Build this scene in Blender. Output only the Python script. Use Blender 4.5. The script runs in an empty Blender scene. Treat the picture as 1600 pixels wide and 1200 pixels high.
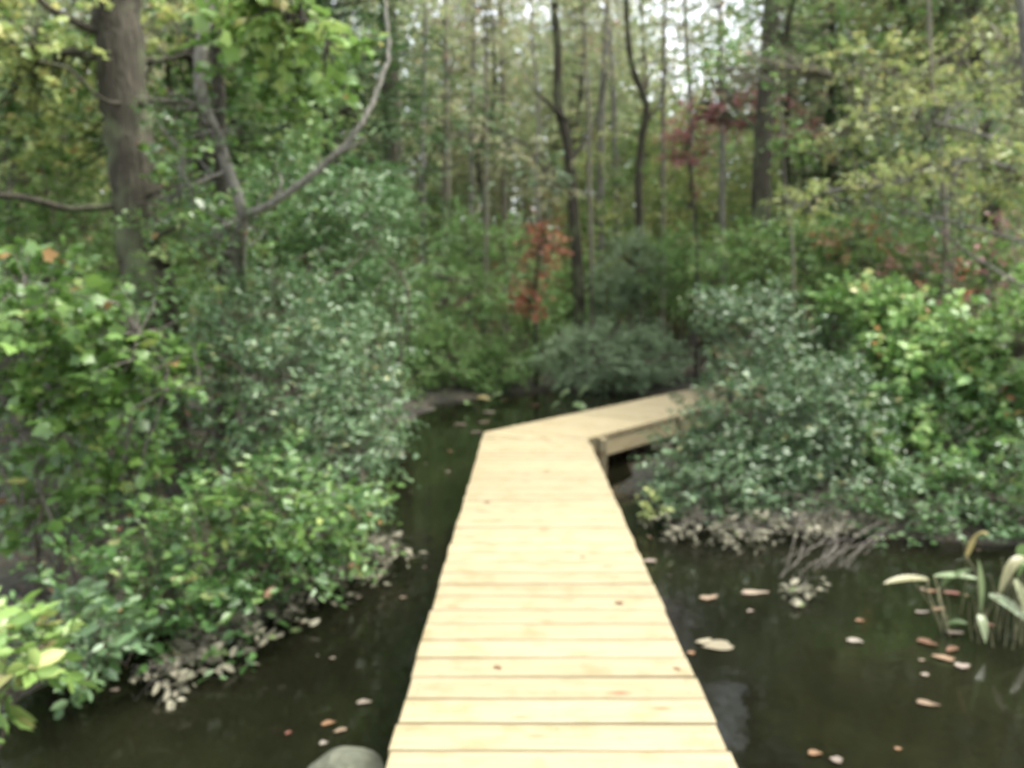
import bpy, bmesh, math, random
import numpy as np
from mathutils import Vector, Matrix
PI = math.pi
R = math.radians
rng = np.random.default_rng(7)
random.seed(7)
scn = bpy.context.scene
COL = scn.collection

# ------------------------------------------------------------ camera, sky, sun, exposure
CAM_Z = 2.10
DECK = 0.48
FPX = 1300.0
PITCH = math.atan(136 / FPX)
YAW = math.atan(19 / FPX)
cd = bpy.data.cameras.new('camera')
cam = bpy.data.objects.new('camera', cd)
COL.objects.link(cam)
cam.location = (0, 0, CAM_Z)
cam.rotation_euler = (PI / 2 - PITCH, R(0.35), YAW)
cd.sensor_width = 36
cd.lens = 36 * FPX / 1600
cd.clip_start = 0.05
cd.clip_end = 1500
cd.dof.use_dof = True                 # the photographer's lens was focused far too near
cd.dof.focus_distance = 0.7
cd.dof.aperture_fstop = 5.5
scn.camera = cam

world = bpy.data.worlds.new('World')
scn.world = world
world.use_nodes = True
wt = world.node_tree
wt.nodes.clear()
SUN_EL, SUN_AZ = 60.0, 88.0          # azimuth clockwise from +Y
wo = wt.nodes.new('ShaderNodeOutputWorld')
bg = wt.nodes.new('ShaderNodeBackground')
sky = wt.nodes.new('ShaderNodeTexSky')
sky.sky_type = 'NISHITA'
sky.sun_disc = False
sky.sun_elevation = R(SUN_EL)
sky.sun_rotation = R(SUN_AZ)
sky.air_density = 1.2
sky.dust_density = 3.0
hs = wt.nodes.new('ShaderNodeHueSaturation')   # thin overcast takes most of the blue out
hs.inputs['Saturation'].default_value = 0.28
wt.links.new(sky.outputs[0], hs.inputs['Color'])
wt.links.new(hs.outputs[0], bg.inputs[0])
bg.inputs[1].default_value = 0.15
wt.links.new(bg.outputs[0], wo.inputs[0])
sl = bpy.data.lights.new('sun', 'SUN')
sun = bpy.data.objects.new('sun', sl)
COL.objects.link(sun)
sl.energy = 1.5
sl.angle = R(25)
sl.color = (1.0, 0.96, 0.88)
_d = Vector((math.sin(R(SUN_AZ)) * math.cos(R(SUN_EL)), math.cos(R(SUN_AZ)) * math.cos(R(SUN_EL)), math.sin(R(SUN_EL))))
sun.rotation_euler = _d.to_track_quat('Z', 'Y').to_euler()
scn.view_settings.view_transform = 'Standard'
scn.view_settings.look = 'None'
scn.view_settings.gamma = 1
scn.view_settings.use_curve_mapping = False
scn.view_settings.exposure = 2.2
scn.render.engine = 'CYCLES'
scn.cycles.use_denoising = True
scn.cycles.max_bounces = 7
scn.cycles.diffuse_bounces = 4
scn.cycles.glossy_bounces = 3
scn.cycles.transmission_bounces = 4
scn.cycles.sample_clamp_indirect = 4

# ------------------------------------------------------------ helpers
bpy.context.view_layer.update()
CM = cam.matrix_world.copy()
CR = CM.to_3x3()


def ray(u, v):
    return CR @ Vector(((u - 800) / FPX, (600 - v) / FPX, -1.0))


def on(u, v, z=0.0):
    """world point where the sight line through photo pixel (u, v) meets height z"""
    d = ray(u, v)
    t = (z - CAM_Z) / d.z
    return Vector((d.x * t, d.y * t, z))


def at(u, v, Y):
    """world point on that sight line Y metres ahead"""
    d = ray(u, v)
    t = Y / d.y
    return Vector((d.x * t, Y, CAM_Z + d.z * t))


def sc_(Y):
    return Y / FPX


def ground_h(x, y):
    """bank height: a creek with a pool in front on the right, banks on both sides, a slope far behind"""
    x = np.asarray(x, float); y = np.asarray(y, float)
    left = np.interp(y, [-30, 0, 4, 6, 9, 13, 16, 19], [-3.4, -3.4, -2.75, -2.0, -1.9, -2.2, -2.0, 0.6])
    right = np.interp(y, [-30, 5.6, 6.8, 7.6, 9, 16.5, 18, 19], [14, 14, 4.2, 1.25, 1.2, 3.6, 2.2, 0.6])
    w = 0.25 * np.sin(y * 1.7 + 1) + 0.14 * np.sin(y * 4.1) + 0.1 * np.sin(x * 3.0)
    dl = left + w - x
    dr = x - (right + w)
    db = (y - 18.6) + 0.4 * np.sin(x * 1.1)
    d = np.maximum(np.maximum(dl, dr), db)
    h = np.where(d > 0, 0.22 * (1 - np.exp(-np.clip(d, 0, 99) / 0.8)), np.clip(d * 0.5, -0.6, 0))
    h = h + np.where(d > 0, 0.06 * np.sin(x * 2.3) * np.sin(y * 1.9) + 0.03 * np.sin(x * 6.1 + y * 5.3), 0) * np.clip(d, 0, 1)
    r = np.clip((y - 27) / 45, 0, 1)
    h = h + 7.5 * r * r * (3 - 2 * r)
    return h


def gh(x, y):
    return float(ground_h(x, y))


def link(o, parent=None):
    COL.objects.link(o)
    if parent is not None:
        o.parent = parent
    return o


def tag(o, label=None, cat=None, group=None, kind=None):
    if label: o['label'] = label
    if cat: o['category'] = cat
    if group: o['group'] = group
    if kind: o['kind'] = kind
    return o


def empty(name, loc, label=None, cat=None, group=None):
    o = bpy.data.objects.new(name, None)
    o.empty_display_size = 0.1
    COL.objects.link(o)
    o.location = loc
    return tag(o, label, cat, group)


def mesh_np(name, V, F, mat, smooth=False, tint=None):
    """V (n,3), F list of int arrays of equal width, or one (m,k) array"""
    me = bpy.data.meshes.new(name)
    Fs = F if isinstance(F, list) else [F]
    Fs = [f for f in Fs if len(f)]
    me.vertices.add(len(V))
    me.vertices.foreach_set('co', np.ascontiguousarray(V, dtype=np.float32).ravel())
    nl = sum(f.size for f in Fs)
    npoly = sum(len(f) for f in Fs)
    me.loops.add(nl)
    me.polygons.add(npoly)
    me.loops.foreach_set('vertex_index', np.concatenate([f.ravel() for f in Fs]).astype(np.int32))
    starts, s = [], 0
    for f in Fs:
        starts.append(s + np.arange(len(f)) * f.shape[1])
        s += f.size
    me.polygons.foreach_set('loop_start', np.concatenate(starts).astype(np.int32))
    me.update(calc_edges=True)
    if smooth:
        me.polygons.foreach_set('use_smooth', np.ones(npoly, dtype=bool))
    if tint is not None:
        a = me.attributes.new('tint', 'FLOAT', 'POINT')
        a.data.foreach_set('value', np.ascontiguousarray(tint, dtype=np.float32))
    me.materials.append(mat)
    return me


def obj(name, me, parent=None, loc=None):
    o = bpy.data.objects.new(name, me)
    link(o, parent)
    if loc is not None:
        o.location = loc
    return o


def norm(a):
    return a / np.maximum(np.linalg.norm(a, axis=-1, keepdims=True), 1e-9)


# ------------------------------------------------------------ materials
def new_mat(name):
    m = bpy.data.materials.new(name)
    m.use_nodes = True
    t = m.node_tree
    return m, t, t.nodes['Principled BSDF'], t.nodes['Material Output']


def leaf_mat(name, stops, rough=0.42, trans=0.28, spec=0.5, jitter=0.10):
    m, t, p, out = new_mat(name)
    N, L = t.nodes, t.links
    at_ = N.new('ShaderNodeAttribute'); at_.attribute_name = 'tint'
    cr = N.new('ShaderNodeValToRGB')
    while len(cr.color_ramp.elements) > 1:
        cr.color_ramp.elements.remove(cr.color_ramp.elements[-1])
    cr.color_ramp.elements[0].position = stops[0][0]
    cr.color_ramp.elements[0].color = (*stops[0][1], 1)
    for pos, c in stops[1:]:
        e = cr.color_ramp.elements.new(pos); e.color = (*c, 1)
    L.new(at_.outputs['Fac'], cr.inputs[0])
    hsv = N.new('ShaderNodeHueSaturation')
    oi = N.new('ShaderNodeObjectInfo')
    mr = N.new('ShaderNodeMapRange')
    mr.inputs['To Min'].default_value = 1 - jitter * 1.5
    mr.inputs['To Max'].default_value = 1 + jitter * 1.5
    L.new(oi.outputs['Random'], mr.inputs['Value'])
    L.new(mr.outputs[0], hsv.inputs['Value'])
    L.new(cr.outputs[0], hsv.inputs['Color'])
    nz = N.new('ShaderNodeTexNoise'); nz.inputs['Scale'].default_value = 9
    mx = N.new('ShaderNodeMix'); mx.data_type = 'RGBA'; mx.blend_type = 'MULTIPLY'
    mx.inputs[0].default_value = 0.25
    L.new(hsv.outputs[0], mx.inputs[6]); L.new(nz.outputs[0], mx.inputs[7])
    L.new(mx.outputs[2], p.inputs['Base Color'])
    p.inputs['Roughness'].default_value = rough
    p.inputs['Specular IOR Level'].default_value = spec
    tr = N.new('ShaderNodeBsdfTranslucent')
    L.new(mx.outputs[2], tr.inputs[0])
    ms = N.new('ShaderNodeMixShader'); ms.inputs[0].default_value = trans
    L.new(p.outputs[0], ms.inputs[1]); L.new(tr.outputs[0], ms.inputs[2])
    L.new(ms.outputs[0], out.inputs[0])
    return m


def bark_mat(name, c1, c2, scale=9, stretch=0.15, moss=None):
    m, t, p, out = new_mat(name)
    N, L = t.nodes, t.links
    tc = N.new('ShaderNodeTexCoord')
    mp = N.new('ShaderNodeMapping'); mp.inputs['Scale'].default_value = (1, 1, stretch)
    L.new(tc.outputs['Object'], mp.inputs[0])
    vo = N.new('ShaderNodeTexVoronoi'); vo.inputs['Scale'].default_value = scale * 3.0
    nz = N.new('ShaderNodeTexNoise'); nz.inputs['Scale'].default_value = scale
    nz.inputs['Detail'].default_value = 8; nz.inputs['Roughness'].default_value = 0.7
    L.new(mp.outputs[0], vo.inputs['Vector']); L.new(mp.outputs[0], nz.inputs['Vector'])
    cr = N.new('ShaderNodeValToRGB')
    cr.color_ramp.elements[0].position = 0.32; cr.color_ramp.elements[0].color = (*c1, 1)
    cr.color_ramp.elements[1].position = 0.68; cr.color_ramp.elements[1].color = (*c2, 1)
    L.new(nz.outputs[0], cr.inputs[0])
    last = cr.outputs[0]
    if moss:
        n2 = N.new('ShaderNodeTexNoise'); n2.inputs['Scale'].default_value = 2.2; n2.inputs['Detail'].default_value = 5
        L.new(tc.outputs['Object'], n2.inputs['Vector'])
        r2 = N.new('ShaderNodeValToRGB')
        r2.color_ramp.elements[0].position = 0.5; r2.color_ramp.elements[1].position = 0.68
        L.new(n2.outputs[0], r2.inputs[0])
        mx = N.new('ShaderNodeMix'); mx.data_type = 'RGBA'
        L.new(r2.outputs[0], mx.inputs[0]); L.new(last, mx.inputs[6]); mx.inputs[7].default_value = (*moss, 1)
        last = mx.outputs[2]
    L.new(last, p.inputs['Base Color'])
    p.inputs['Roughness'].default_value = 0.9
    p.inputs['Specular IOR Level'].default_value = 0.2
    bp = N.new('ShaderNodeBump'); bp.inputs['Strength'].default_value = 0.8; bp.inputs['Distance'].default_value = 0.03
    ad = N.new('ShaderNodeMath'); ad.operation = 'ADD'
    L.new(vo.outputs['Distance'], ad.inputs[0]); L.new(nz.outputs[0], ad.inputs[1])
    L.new(ad.outputs[0], bp.inputs['Height']); L.new(bp.outputs[0], p.inputs['Normal'])
    return m


G = lambda *a: a
M = {}
M['maple'] = leaf_mat('maple_leaf', [(0, (.06, .12, .025)), (.45, (.10, .19, .042)), (.78, (.15, .25, .055)), (.94, (.28, .32, .09)), (.98, (.34, .20, .08))], .38, .35)
M['near_bright'] = leaf_mat('bright_leaf', [(0, (.12, .23, .05)), (.5, (.20, .32, .08)), (.85, (.30, .37, .11)), (.96, (.38, .27, .12))], .38, .35)
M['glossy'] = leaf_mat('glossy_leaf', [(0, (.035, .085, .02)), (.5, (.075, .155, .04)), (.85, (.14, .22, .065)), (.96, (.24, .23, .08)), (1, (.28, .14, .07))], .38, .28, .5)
M['inkberry'] = leaf_mat('silvery_leaf', [(0, (.04, .09, .03)), (.5, (.09, .16, .065)), (.85, (.18, .27, .12)), (.97, (.34, .32, .14))], .40, .25, .6)
M['laurel'] = leaf_mat('laurel_leaf', [(0, (.045, .10, .025)), (.5, (.08, .165, .05)), (.9, (.16, .25, .10))], .38, .28, .5)
M['laurel_lightened'] = leaf_mat('lightened_laurel_leaf', [(0, (.10, .20, .05)), (.5, (.18, .31, .09)), (.9, (.29, .40, .17))], .5, .35, .3)  # laurel leaf lightened in colour to offset the shade on the far bank
M['laurel_blue_lightened'] = leaf_mat('lightened_blue_green_leaf', [(0, (.16, .25, .12)), (.5, (.25, .35, .19)), (.9, (.36, .43, .28))], .5, .35, .3)  # brighter copy of the blue-green leaf, missing light put into its colour
M['laurel_blue'] = leaf_mat('blue_green_leaf', [(0, (.07, .12, .055)), (.5, (.11, .19, .08)), (.9, (.18, .27, .12))], .42, .28, .5)
M['vine'] = leaf_mat('vine_leaf', [(0, (.09, .19, .045)), (.45, (.19, .33, .09)), (.85, (.32, .44, .15)), (.97, (.44, .38, .13)), (1, (.42, .20, .09))], .42, .35)
M['yellow'] = leaf_mat('yellow_green_leaf', [(0, (.17, .25, .07)), (.5, (.34, .40, .13)), (.9, (.50, .48, .18)), (1, (.42, .27, .13))], .45, .42)
M['red'] = leaf_mat('red_leaf', [(0, (.24, .08, .08)), (.5, (.33, .14, .13)), (.8, (.34, .22, .17)), (1, (.24, .25, .12))], .45, .4)
M['orange'] = leaf_mat('orange_red_leaf', [(0, (.30, .09, .05)), (.5, (.42, .17, .10)), (.8, (.46, .24, .11)), (1, (.18, .19, .08))], .45, .4)
M['cedar'] = leaf_mat('cedar_foliage', [(0, (.03, .07, .02)), (.5, (.06, .115, .035)), (1, (.10, .16, .06))], .6, .2, .3)
M['forest'] = leaf_mat('forest_leaf', [(0, (.15, .22, .085)), (.4, (.26, .325, .15)), (.7, (.38, .405, .20)), (.88, (.46, .40, .24)), (1, (.48, .27, .18))], .5, .45)
M['forest_green'] = leaf_mat('understory_leaf', [(0, (.10, .20, .05)), (.5, (.17, .29, .08)), (.9, (.30, .39, .13)), (1, (.36, .28, .13))], .45, .4)
M['tan'] = leaf_mat('tan_leaf', [(0, (.25, .26, .14)), (.5, (.37, .36, .21)), (.8, (.32, .37, .17)), (1, (.42, .27, .20))], .5, .45)
M['silt'] = leaf_mat('silt_coated_leaf', [(0, (.08, .08, .05)), (.4, (.19, .18, .125)), (.8, (.31, .295, .21)), (.88, (.12, .16, .06)), (1, (.10, .15, .05))], .8, .1, .2)
M['pale'] = leaf_mat('pale_lance_leaf', [(0, (.10, .18, .05)), (.5, (.19, .25, .12)), (.9, (.26, .25, .12)), (1, (.30, .22, .07))], .4, .3)
M['dead'] = leaf_mat('dead_leaf', [(0, (.12, .06, .03)), (.35, (.19, .11, .055)), (.6, (.20, .155, .105)), (.8, (.22, .195, .155)), (1, (.14, .06, .04))], .6, .1, .3)
M['bark'] = bark_mat('furrowed_bark', (.022, .020, .013), (.062, .055, .039), 9, .15, (.10, .12, .06))
M['bark_pale'] = bark_mat('pale_bark', (.085, .082, .068), (.22, .21, .175), 12, .3)
M['bark_far'] = bark_mat('forest_bark', (.09, .085, .06), (.22, .20, .15), 8, .2)
M['bark_dark'] = bark_mat('dark_bark', (.022, .020, .014), (.06, .055, .042), 9, .2)
M['twig'] = bark_mat('twig_bark', (.05, .04, .03), (.16, .13, .10), 20, .5)
M['twig_grey'] = bark_mat('grey_twig', (.09, .08, .065), (.22, .20, .17), 20, .5)


def wood_mat():
    m, t, p, out = new_mat('yellow_pine_lumber')
    N, L = t.nodes, t.links
    tc = N.new('ShaderNodeTexCoord'); oi = N.new('ShaderNodeObjectInfo')
    sc = N.new('ShaderNodeVectorMath'); sc.operation = 'SCALE'; sc.inputs['Scale'].default_value = 1.0
    cx = N.new('ShaderNodeCombineXYZ')
    m1 = N.new('ShaderNodeMath'); m1.operation = 'MULTIPLY'; m1.inputs[1].default_value = 53.0
    L.new(oi.outputs['Random'], m1.inputs[0]); L.new(m1.outputs[0], cx.inputs[0]); L.new(m1.outputs[0], cx.inputs[1]); L.new(m1.outputs[0], cx.inputs[2])
    ad = N.new('ShaderNodeVectorMath'); ad.operation = 'ADD'
    L.new(tc.outputs['Object'], ad.inputs[0]); L.new(cx.outputs[0], ad.inputs[1])
    mp = N.new('ShaderNodeMapping'); mp.inputs['Scale'].default_value = (1.2, 30, 30)
    L.new(ad.outputs[0], mp.inputs[0])
    wv = N.new('ShaderNodeTexNoise'); wv.inputs['Scale'].default_value = 2.2; wv.inputs['Detail'].default_value = 5
    wv.inputs['Distortion'].default_value = 0.6
    L.new(mp.outputs[0], wv.inputs['Vector'])
    cr = N.new('ShaderNodeValToRGB')
    cr.color_ramp.elements[0].position = .30; cr.color_ramp.elements[0].color = (.215, .172, .092, 1)
    cr.color_ramp.elements[1].position = .62; cr.color_ramp.elements[1].color = (.262, .225, .136, 1)
    L.new(wv.outputs[0], cr.inputs[0])
    # knots
    mk = N.new('ShaderNodeMapping'); mk.inputs['Scale'].default_value = (2.4, 5.5, 5.5)
    L.new(ad.outputs[0], mk.inputs[0])
    vo = N.new('ShaderNodeTexVoronoi'); vo.inputs['Scale'].default_value = 1.0; vo.inputs['Randomness'].default_value = 1
    L.new(mk.outputs[0], vo.inputs['Vector'])
    kr = N.new('ShaderNodeValToRGB')
    kr.color_ramp.elements[0].position = .035; kr.color_ramp.elements[0].color = (1, 1, 1, 1)
    kr.color_ramp.elements[1].position = .15; kr.color_ramp.elements[1].color = (0, 0, 0, 1)
    L.new(vo.outputs['Distance'], kr.inputs[0])
    kx = N.new('ShaderNodeMix'); kx.data_type = 'RGBA'
    L.new(kr.outputs[0], kx.inputs[0]); L.new(cr.outputs[0], kx.inputs[6]); kx.inputs[7].default_value = (.16, .08, .035, 1)
    hv = N.new('ShaderNodeHueSaturation')
    mr = N.new('ShaderNodeMapRange'); mr.inputs['To Min'].default_value = .90; mr.inputs['To Max'].default_value = 1.05
    L.new(oi.outputs['Random'], mr.inputs['Value']); L.new(mr.outputs[0], hv.inputs['Value'])
    L.new(kx.outputs[2], hv.inputs['Color'])
    # dirt specks
    ns = N.new('ShaderNodeTexNoise'); ns.inputs['Scale'].default_value = 7; ns.inputs['Detail'].default_value = 6
    L.new(ad.outputs[0], ns.inputs['Vector'])
    nr = N.new('ShaderNodeValToRGB'); nr.color_ramp.elements[0].position = .3; nr.color_ramp.elements[0].color = (.80, .74, .62, 1)
    nr.color_ramp.elements[1].position = .5; nr.color_ramp.elements[1].color = (1, 1, 1, 1)
    L.new(ns.outputs[0], nr.inputs[0])
    mm = N.new('ShaderNodeMix'); mm.data_type = 'RGBA'; mm.blend_type = 'MULTIPLY'; mm.inputs[0].default_value = .8
    L.new(hv.outputs[0], mm.inputs[6]); L.new(nr.outputs[0], mm.inputs[7])
    L.new(mm.outputs[2], p.inputs['Base Color'])
    p.inputs['Roughness'].default_value = .62
    p.inputs['Specular IOR Level'].default_value = .35
    bp = N.new('ShaderNodeBump'); bp.inputs['Strength'].default_value = .25; bp.inputs['Distance'].default_value = .004
    L.new(wv.outputs[0], bp.inputs['Height']); L.new(bp.outputs[0], p.inputs['Normal'])
    return m


M['wood'] = wood_mat()


def water_mat():
    m, t, p, out = new_mat('dark_creek_water')
    N, L = t.nodes, t.links
    tc = N.new('ShaderNodeTexCoord')
    n1 = N.new('ShaderNodeTexNoise'); n1.inputs['Scale'].default_value = .7; n1.inputs['Detail'].default_value = 4
    L.new(tc.outputs['Object'], n1.inputs['Vector'])
    cr = N.new('ShaderNodeValToRGB')
    cr.color_ramp.elements[0].position = .35; cr.color_ramp.elements[0].color = (.0035, .0035, .002, 1)
    cr.color_ramp.elements[1].position = .7; cr.color_ramp.elements[1].color = (.008, .0085, .004, 1)
    L.new(n1.outputs[0], cr.inputs[0]); L.new(cr.outputs[0], p.inputs['Base Color'])
    p.inputs['Roughness'].default_value = .06
    p.inputs['IOR'].default_value = 1.33
    n2 = N.new('ShaderNodeTexNoise'); n2.inputs['Scale'].default_value = 5; n2.inputs['Detail'].default_value = 3
    L.new(tc.outputs['Object'], n2.inputs['Vector'])
    bp = N.new('ShaderNodeBump'); bp.inputs['Strength'].default_value = .10; bp.inputs['Distance'].default_value = .03
    L.new(n2.outputs[0], bp.inputs['Height']); L.new(bp.outputs[0], p.inputs['Normal'])
    return m


def ground_mat():
    m, t, p, out = new_mat('leaf_litter_mud')
    N, L = t.nodes, t.links
    tc = N.new('ShaderNodeTexCoord')
    n1 = N.new('ShaderNodeTexNoise'); n1.inputs['Scale'].default_value = 1.1; n1.inputs['Detail'].default_value = 9
    v1 = N.new('ShaderNodeTexVoronoi'); v1.inputs['Scale'].default_value = 11
    L.new(tc.outputs['Object'], n1.inputs['Vector']); L.new(tc.outputs['Object'], v1.inputs['Vector'])
    cr = N.new('ShaderNodeValToRGB')
    cr.color_ramp.elements[0].position = .35; cr.color_ramp.elements[0].color = (.016, .013, .009, 1)
    cr.color_ramp.elements[1].position = .7; cr.color_ramp.elements[1].color = (.05, .038, .024, 1)
    e = cr.color_ramp.elements.new(.52); e.color = (.03, .030, .016, 1)
    L.new(n1.outputs[0], cr.inputs[0])
    c2 = N.new('ShaderNodeValToRGB')
    c2.color_ramp.elements[0].color = (.05, .05, .02, 1); c2.color_ramp.elements[1].color = (.30, .17, .08, 1)
    L.new(v1.outputs['Color'], c2.inputs[0])
    # litter shows on the slope, mud near the creek
    sx = N.new('ShaderNodeSeparateXYZ'); L.new(tc.outputs['Object'], sx.inputs[0])
    mr = N.new('ShaderNodeMapRange'); mr.inputs['From Min'].default_value = .2; mr.inputs['From Max'].default_value = .9
    mr.inputs['To Max'].default_value = .75
    L.new(sx.outputs['Z'], mr.inputs['Value'])
    mx = N.new('ShaderNodeMix'); mx.data_type = 'RGBA'
    L.new(mr.outputs[0], mx.inputs[0]); L.new(cr.outputs[0], mx.inputs[6]); L.new(c2.outputs[0], mx.inputs[7])
    L.new(mx.outputs[2], p.inputs['Base Color'])
    p.inputs['Roughness'].default_value = .85
    bp = N.new('ShaderNodeBump'); bp.inputs['Strength'].default_value = .7; bp.inputs['Distance'].default_value = .05
    L.new(v1.outputs['Distance'], bp.inputs['Height']); L.new(bp.outputs[0], p.inputs['Normal'])
    return m


# ------------------------------------------------------------ setting: ground and water
def build_ground():
    xs = np.unique(np.concatenate([np.linspace(-400, -40, 20), np.linspace(-40, -8, 40), np.linspace(-8, 12, 110), np.linspace(12, 60, 50), np.linspace(60, 400, 18)]))
    ys = np.unique(np.concatenate([np.linspace(-300, -12, 16), np.linspace(-12, 26, 170), np.linspace(26, 100, 60), np.linspace(100, 500, 18)]))
    X, Y = np.meshgrid(xs, ys)
    V = np.stack([X, Y, ground_h(X, Y)], -1).reshape(-1, 3)
    nx, ny = len(xs), len(ys)
    i, j = np.meshgrid(np.arange(nx - 1), np.arange(ny - 1))
    a = (j * nx + i).ravel()
    F = np.stack([a, a + 1, a + nx + 1, a + nx], -1)
    tag(obj('ground', mesh_np('ground', V, F, ground_mat(), True)), 'muddy creek bank rising to a leaf-strewn wooded slope', kind='structure')


build_ground()
wm = mesh_np('water', np.array([(-60, -60, 0), (60, -60, 0), (60, 26, 0), (-60, 26, 0)], float), np.array([[0, 1, 2, 3]]), water_mat())
tag(obj('water', wm), 'still dark creek water', kind='structure')

# ------------------------------------------------------------ boardwalk
DX0, DX1 = -0.494, 0.724
walk = empty('boardwalk', (0.115, 0.0, DECK), 'new yellow pine plank boardwalk bending right over the dark creek', 'boardwalk')
PT = 0.038


def poly_clip(poly, a, b, c):
    """keep the side a*x + b*y <= c"""
    out = []
    for i in range(len(poly)):
        p, q = poly[i], poly[(i + 1) % len(poly)]
        sp, sq = a * p[0] + b * p[1] - c, a * q[0] + b * q[1] - c
        if sp <= 0: out.append(p)
        if (sp < 0 < sq) or (sq < 0 < sp):
            t = sp / (sp - sq)
            out.append((p[0] + (q[0] - p[0]) * t, p[1] + (q[1] - p[1]) * t))
    return out


def plank_mesh(poly, th, ch=0.004):
    """extruded polygon with an eased top edge; poly counter-clockwise, local x runs along the grain"""
    n = len(poly)
    cx = sum(p[0] for p in poly) / n; cy = sum(p[1] for p in poly) / n
    def inset(p):
        d = math.hypot(p[0] - cx, p[1] - cy) or 1
        sx = max(0, 1 - ch * 1.4 / max(abs(p[0] - cx), .02)); sy = max(0, 1 - ch * 1.4 / max(abs(p[1] - cy), .02))
        return (cx + (p[0] - cx) * sx, cy + (p[1] - cy) * sy)
    V = [(*p, -th) for p in poly] + [(*p, -ch) for p in poly] + [(*inset(p), 0) for p in poly]
    bm = bmesh.new()
    vs = [bm.verts.new(v) for v in V]
    bm.faces.new([vs[i] for i in reversed(range(n))])
    bm.faces.new([vs[2 * n + i] for i in range(n)])
    for k in range(2):
        for i in range(n):
            j = (i + 1) % n
            bm.faces.new((vs[k * n + i], vs[k * n + j], vs[(k + 1) * n + j], vs[(k + 1) * n + i]))
    me = bpy.data.meshes.new('plank'); bm.to_mesh(me); bm.free()
    me.materials.append(M['wood'])
    return me


rp = random.Random(3)
WOFF = Vector((0.115, 0, DECK))
PITCHB = 0.1945
GAP = 0.017
w = PITCHB - GAP
base_plank = plank_mesh([(-0.609, -w / 2), (0.609, -w / 2), (0.609, w / 2), (-0.609, w / 2)], PT)
y = 9.45 - PITCHB / 2
k = 0
while y > -1.6:
    o = obj('plank', base_plank, walk)
    o.location = (rp.uniform(-.007, .007), y + rp.uniform(-.002, .002), rp.uniform(-.0025, .0015))
    o.rotation_euler = (rp.uniform(-.006, .006), rp.uniform(-.0012, .0012), rp.uniform(-.005, .005) + .004)
    y -= PITCHB
    k += 1
# second run: 37 degrees to the right, planks square to it, mitred into the first
A2 = R(36.5)
d2 = Vector((math.sin(A2), math.cos(A2)))
n2 = Vector((math.cos(A2), -math.sin(A2)))
inner = Vector((DX1, 9.47))
L2 = 7.3
far_off = -1.25


def run(origin, d, n, s0, s1, w0, w1, clips, pitch=PITCHB):
    """planks along direction d from origin; n points to the right; each is clipped by half planes in world x, y"""
    s = s0
    while s < s1:
        q = []
        for (ss, ww) in ((s, w0), (s, w1), (s + pitch - GAP, w1), (s + pitch - GAP, w0)):
            p = origin + d * ss + n * ww
            q.append((p.x, p.y))
        for (a, b, c) in clips:
            q = poly_clip(q, a, b, c)
            if len(q) < 3: break
        if len(q) >= 3:
            ctr = Vector((sum(p[0] for p in q) / len(q), sum(p[1] for p in q) / len(q)))
            loc = [((Vector(p) - ctr).dot(n), (Vector(p) - ctr).dot(d)) for p in q]
            ar = sum(loc[i][0] * loc[(i + 1) % len(loc)][1] - loc[(i + 1) % len(loc)][0] * loc[i][1] for i in range(len(loc))) / 2
            if abs(ar) > .004:
                if ar < 0: loc.reverse()
                me = plank_mesh(loc, PT)
                o = obj('plank', me, walk)
                o.location = (ctr.x - WOFF.x, ctr.y, rp.uniform(-.002, .0015))
                o.rotation_euler = (0, 0, math.atan2(n.y, n.x))
        s += pitch


# clip: behind Y=9.46 belongs to run one; left edge X >= DX0
end2 = inner + d2 * L2
A3 = R(11)
d3 = Vector((math.sin(A3), math.cos(A3))); n3 = Vector((math.cos(A3), -math.sin(A3)))
# mitre between runs two and three starts at the outer (left) corner
oc = inner + n2 * far_off + d2 * (L2 - 1.2)
run(inner, d2, n2, -1.8, L2, far_off, 0.0, [(0, -1, -9.462), (-1, 0, -DX0)])
o3 = inner + d2 * L2
run(o3, d3, n3, -1.0, 13.0, -1.22, 0.0, [(-d2.x, -d2.y, -(d2.dot(o3) + .006))])


def board_between(name, p, q, wid, hei, ztop, parent, ext=0):
    p = Vector(p); q = Vector(q)
    d = (q - p); L = d.length; d.normalize()
    bm = bmesh.new()
    bmesh.ops.create_cube(bm, size=1)
    for v in bm.verts:
        v.co.x *= L + ext; v.co.y *= wid; v.co.z = v.co.z * hei
    bmesh.ops.bevel(bm, geom=bm.edges[:], offset=.004, segments=1, affect='EDGES')
    me = bpy.data.meshes.new(name); bm.to_mesh(me); bm.free(); me.materials.append(M['wood'])
    o = obj(name, me, parent)
    c = (p + q) / 2
    o.location = (c.x - WOFF.x, c.y, ztop - hei / 2 - DECK)
    o.rotation_euler = (0, 0, math.atan2(d.y, d.x))
    return o


ZT = DECK - PT - .003
for x in (DX0 + .05, 0.115, DX1 - .05):
    board_between('joist', (x, -1.5), (x, 9.42), .038, .19, ZT, walk)
for off in (-.045, -.62, far_off + .045):
    s0 = .10 if off > -.1 else (-.35 if off > -1 else -.86 + .42)
    board_between('joist', inner + n2 * off + d2 * s0, inner + n2 * off + d2 * (L2 - .1), .038, .24, ZT, walk)
for off in (-.045, -.61, -1.175):
    board_between('joist', o3 + n3 * off + d3 * .12, o3 + n3 * off + d3 * 12.8, .038, .24, ZT, walk)


def post(p, top=ZT - .002):
    bm = bmesh.new(); bmesh.ops.create_cube(bm, size=1)
    H = top + .6
    for v in bm.verts:
        v.co.x *= .09; v.co.y *= .09; v.co.z *= H
    bmesh.ops.bevel(bm, geom=bm.edges[:], offset=.006, segments=1, affect='EDGES')
    me = bpy.data.meshes.new('post'); bm.to_mesh(me); bm.free(); me.materials.append(M['wood'])
    o = obj('post', me, walk); o.location = (p[0] - WOFF.x, p[1], top - H / 2 - DECK)
    return o


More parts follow.
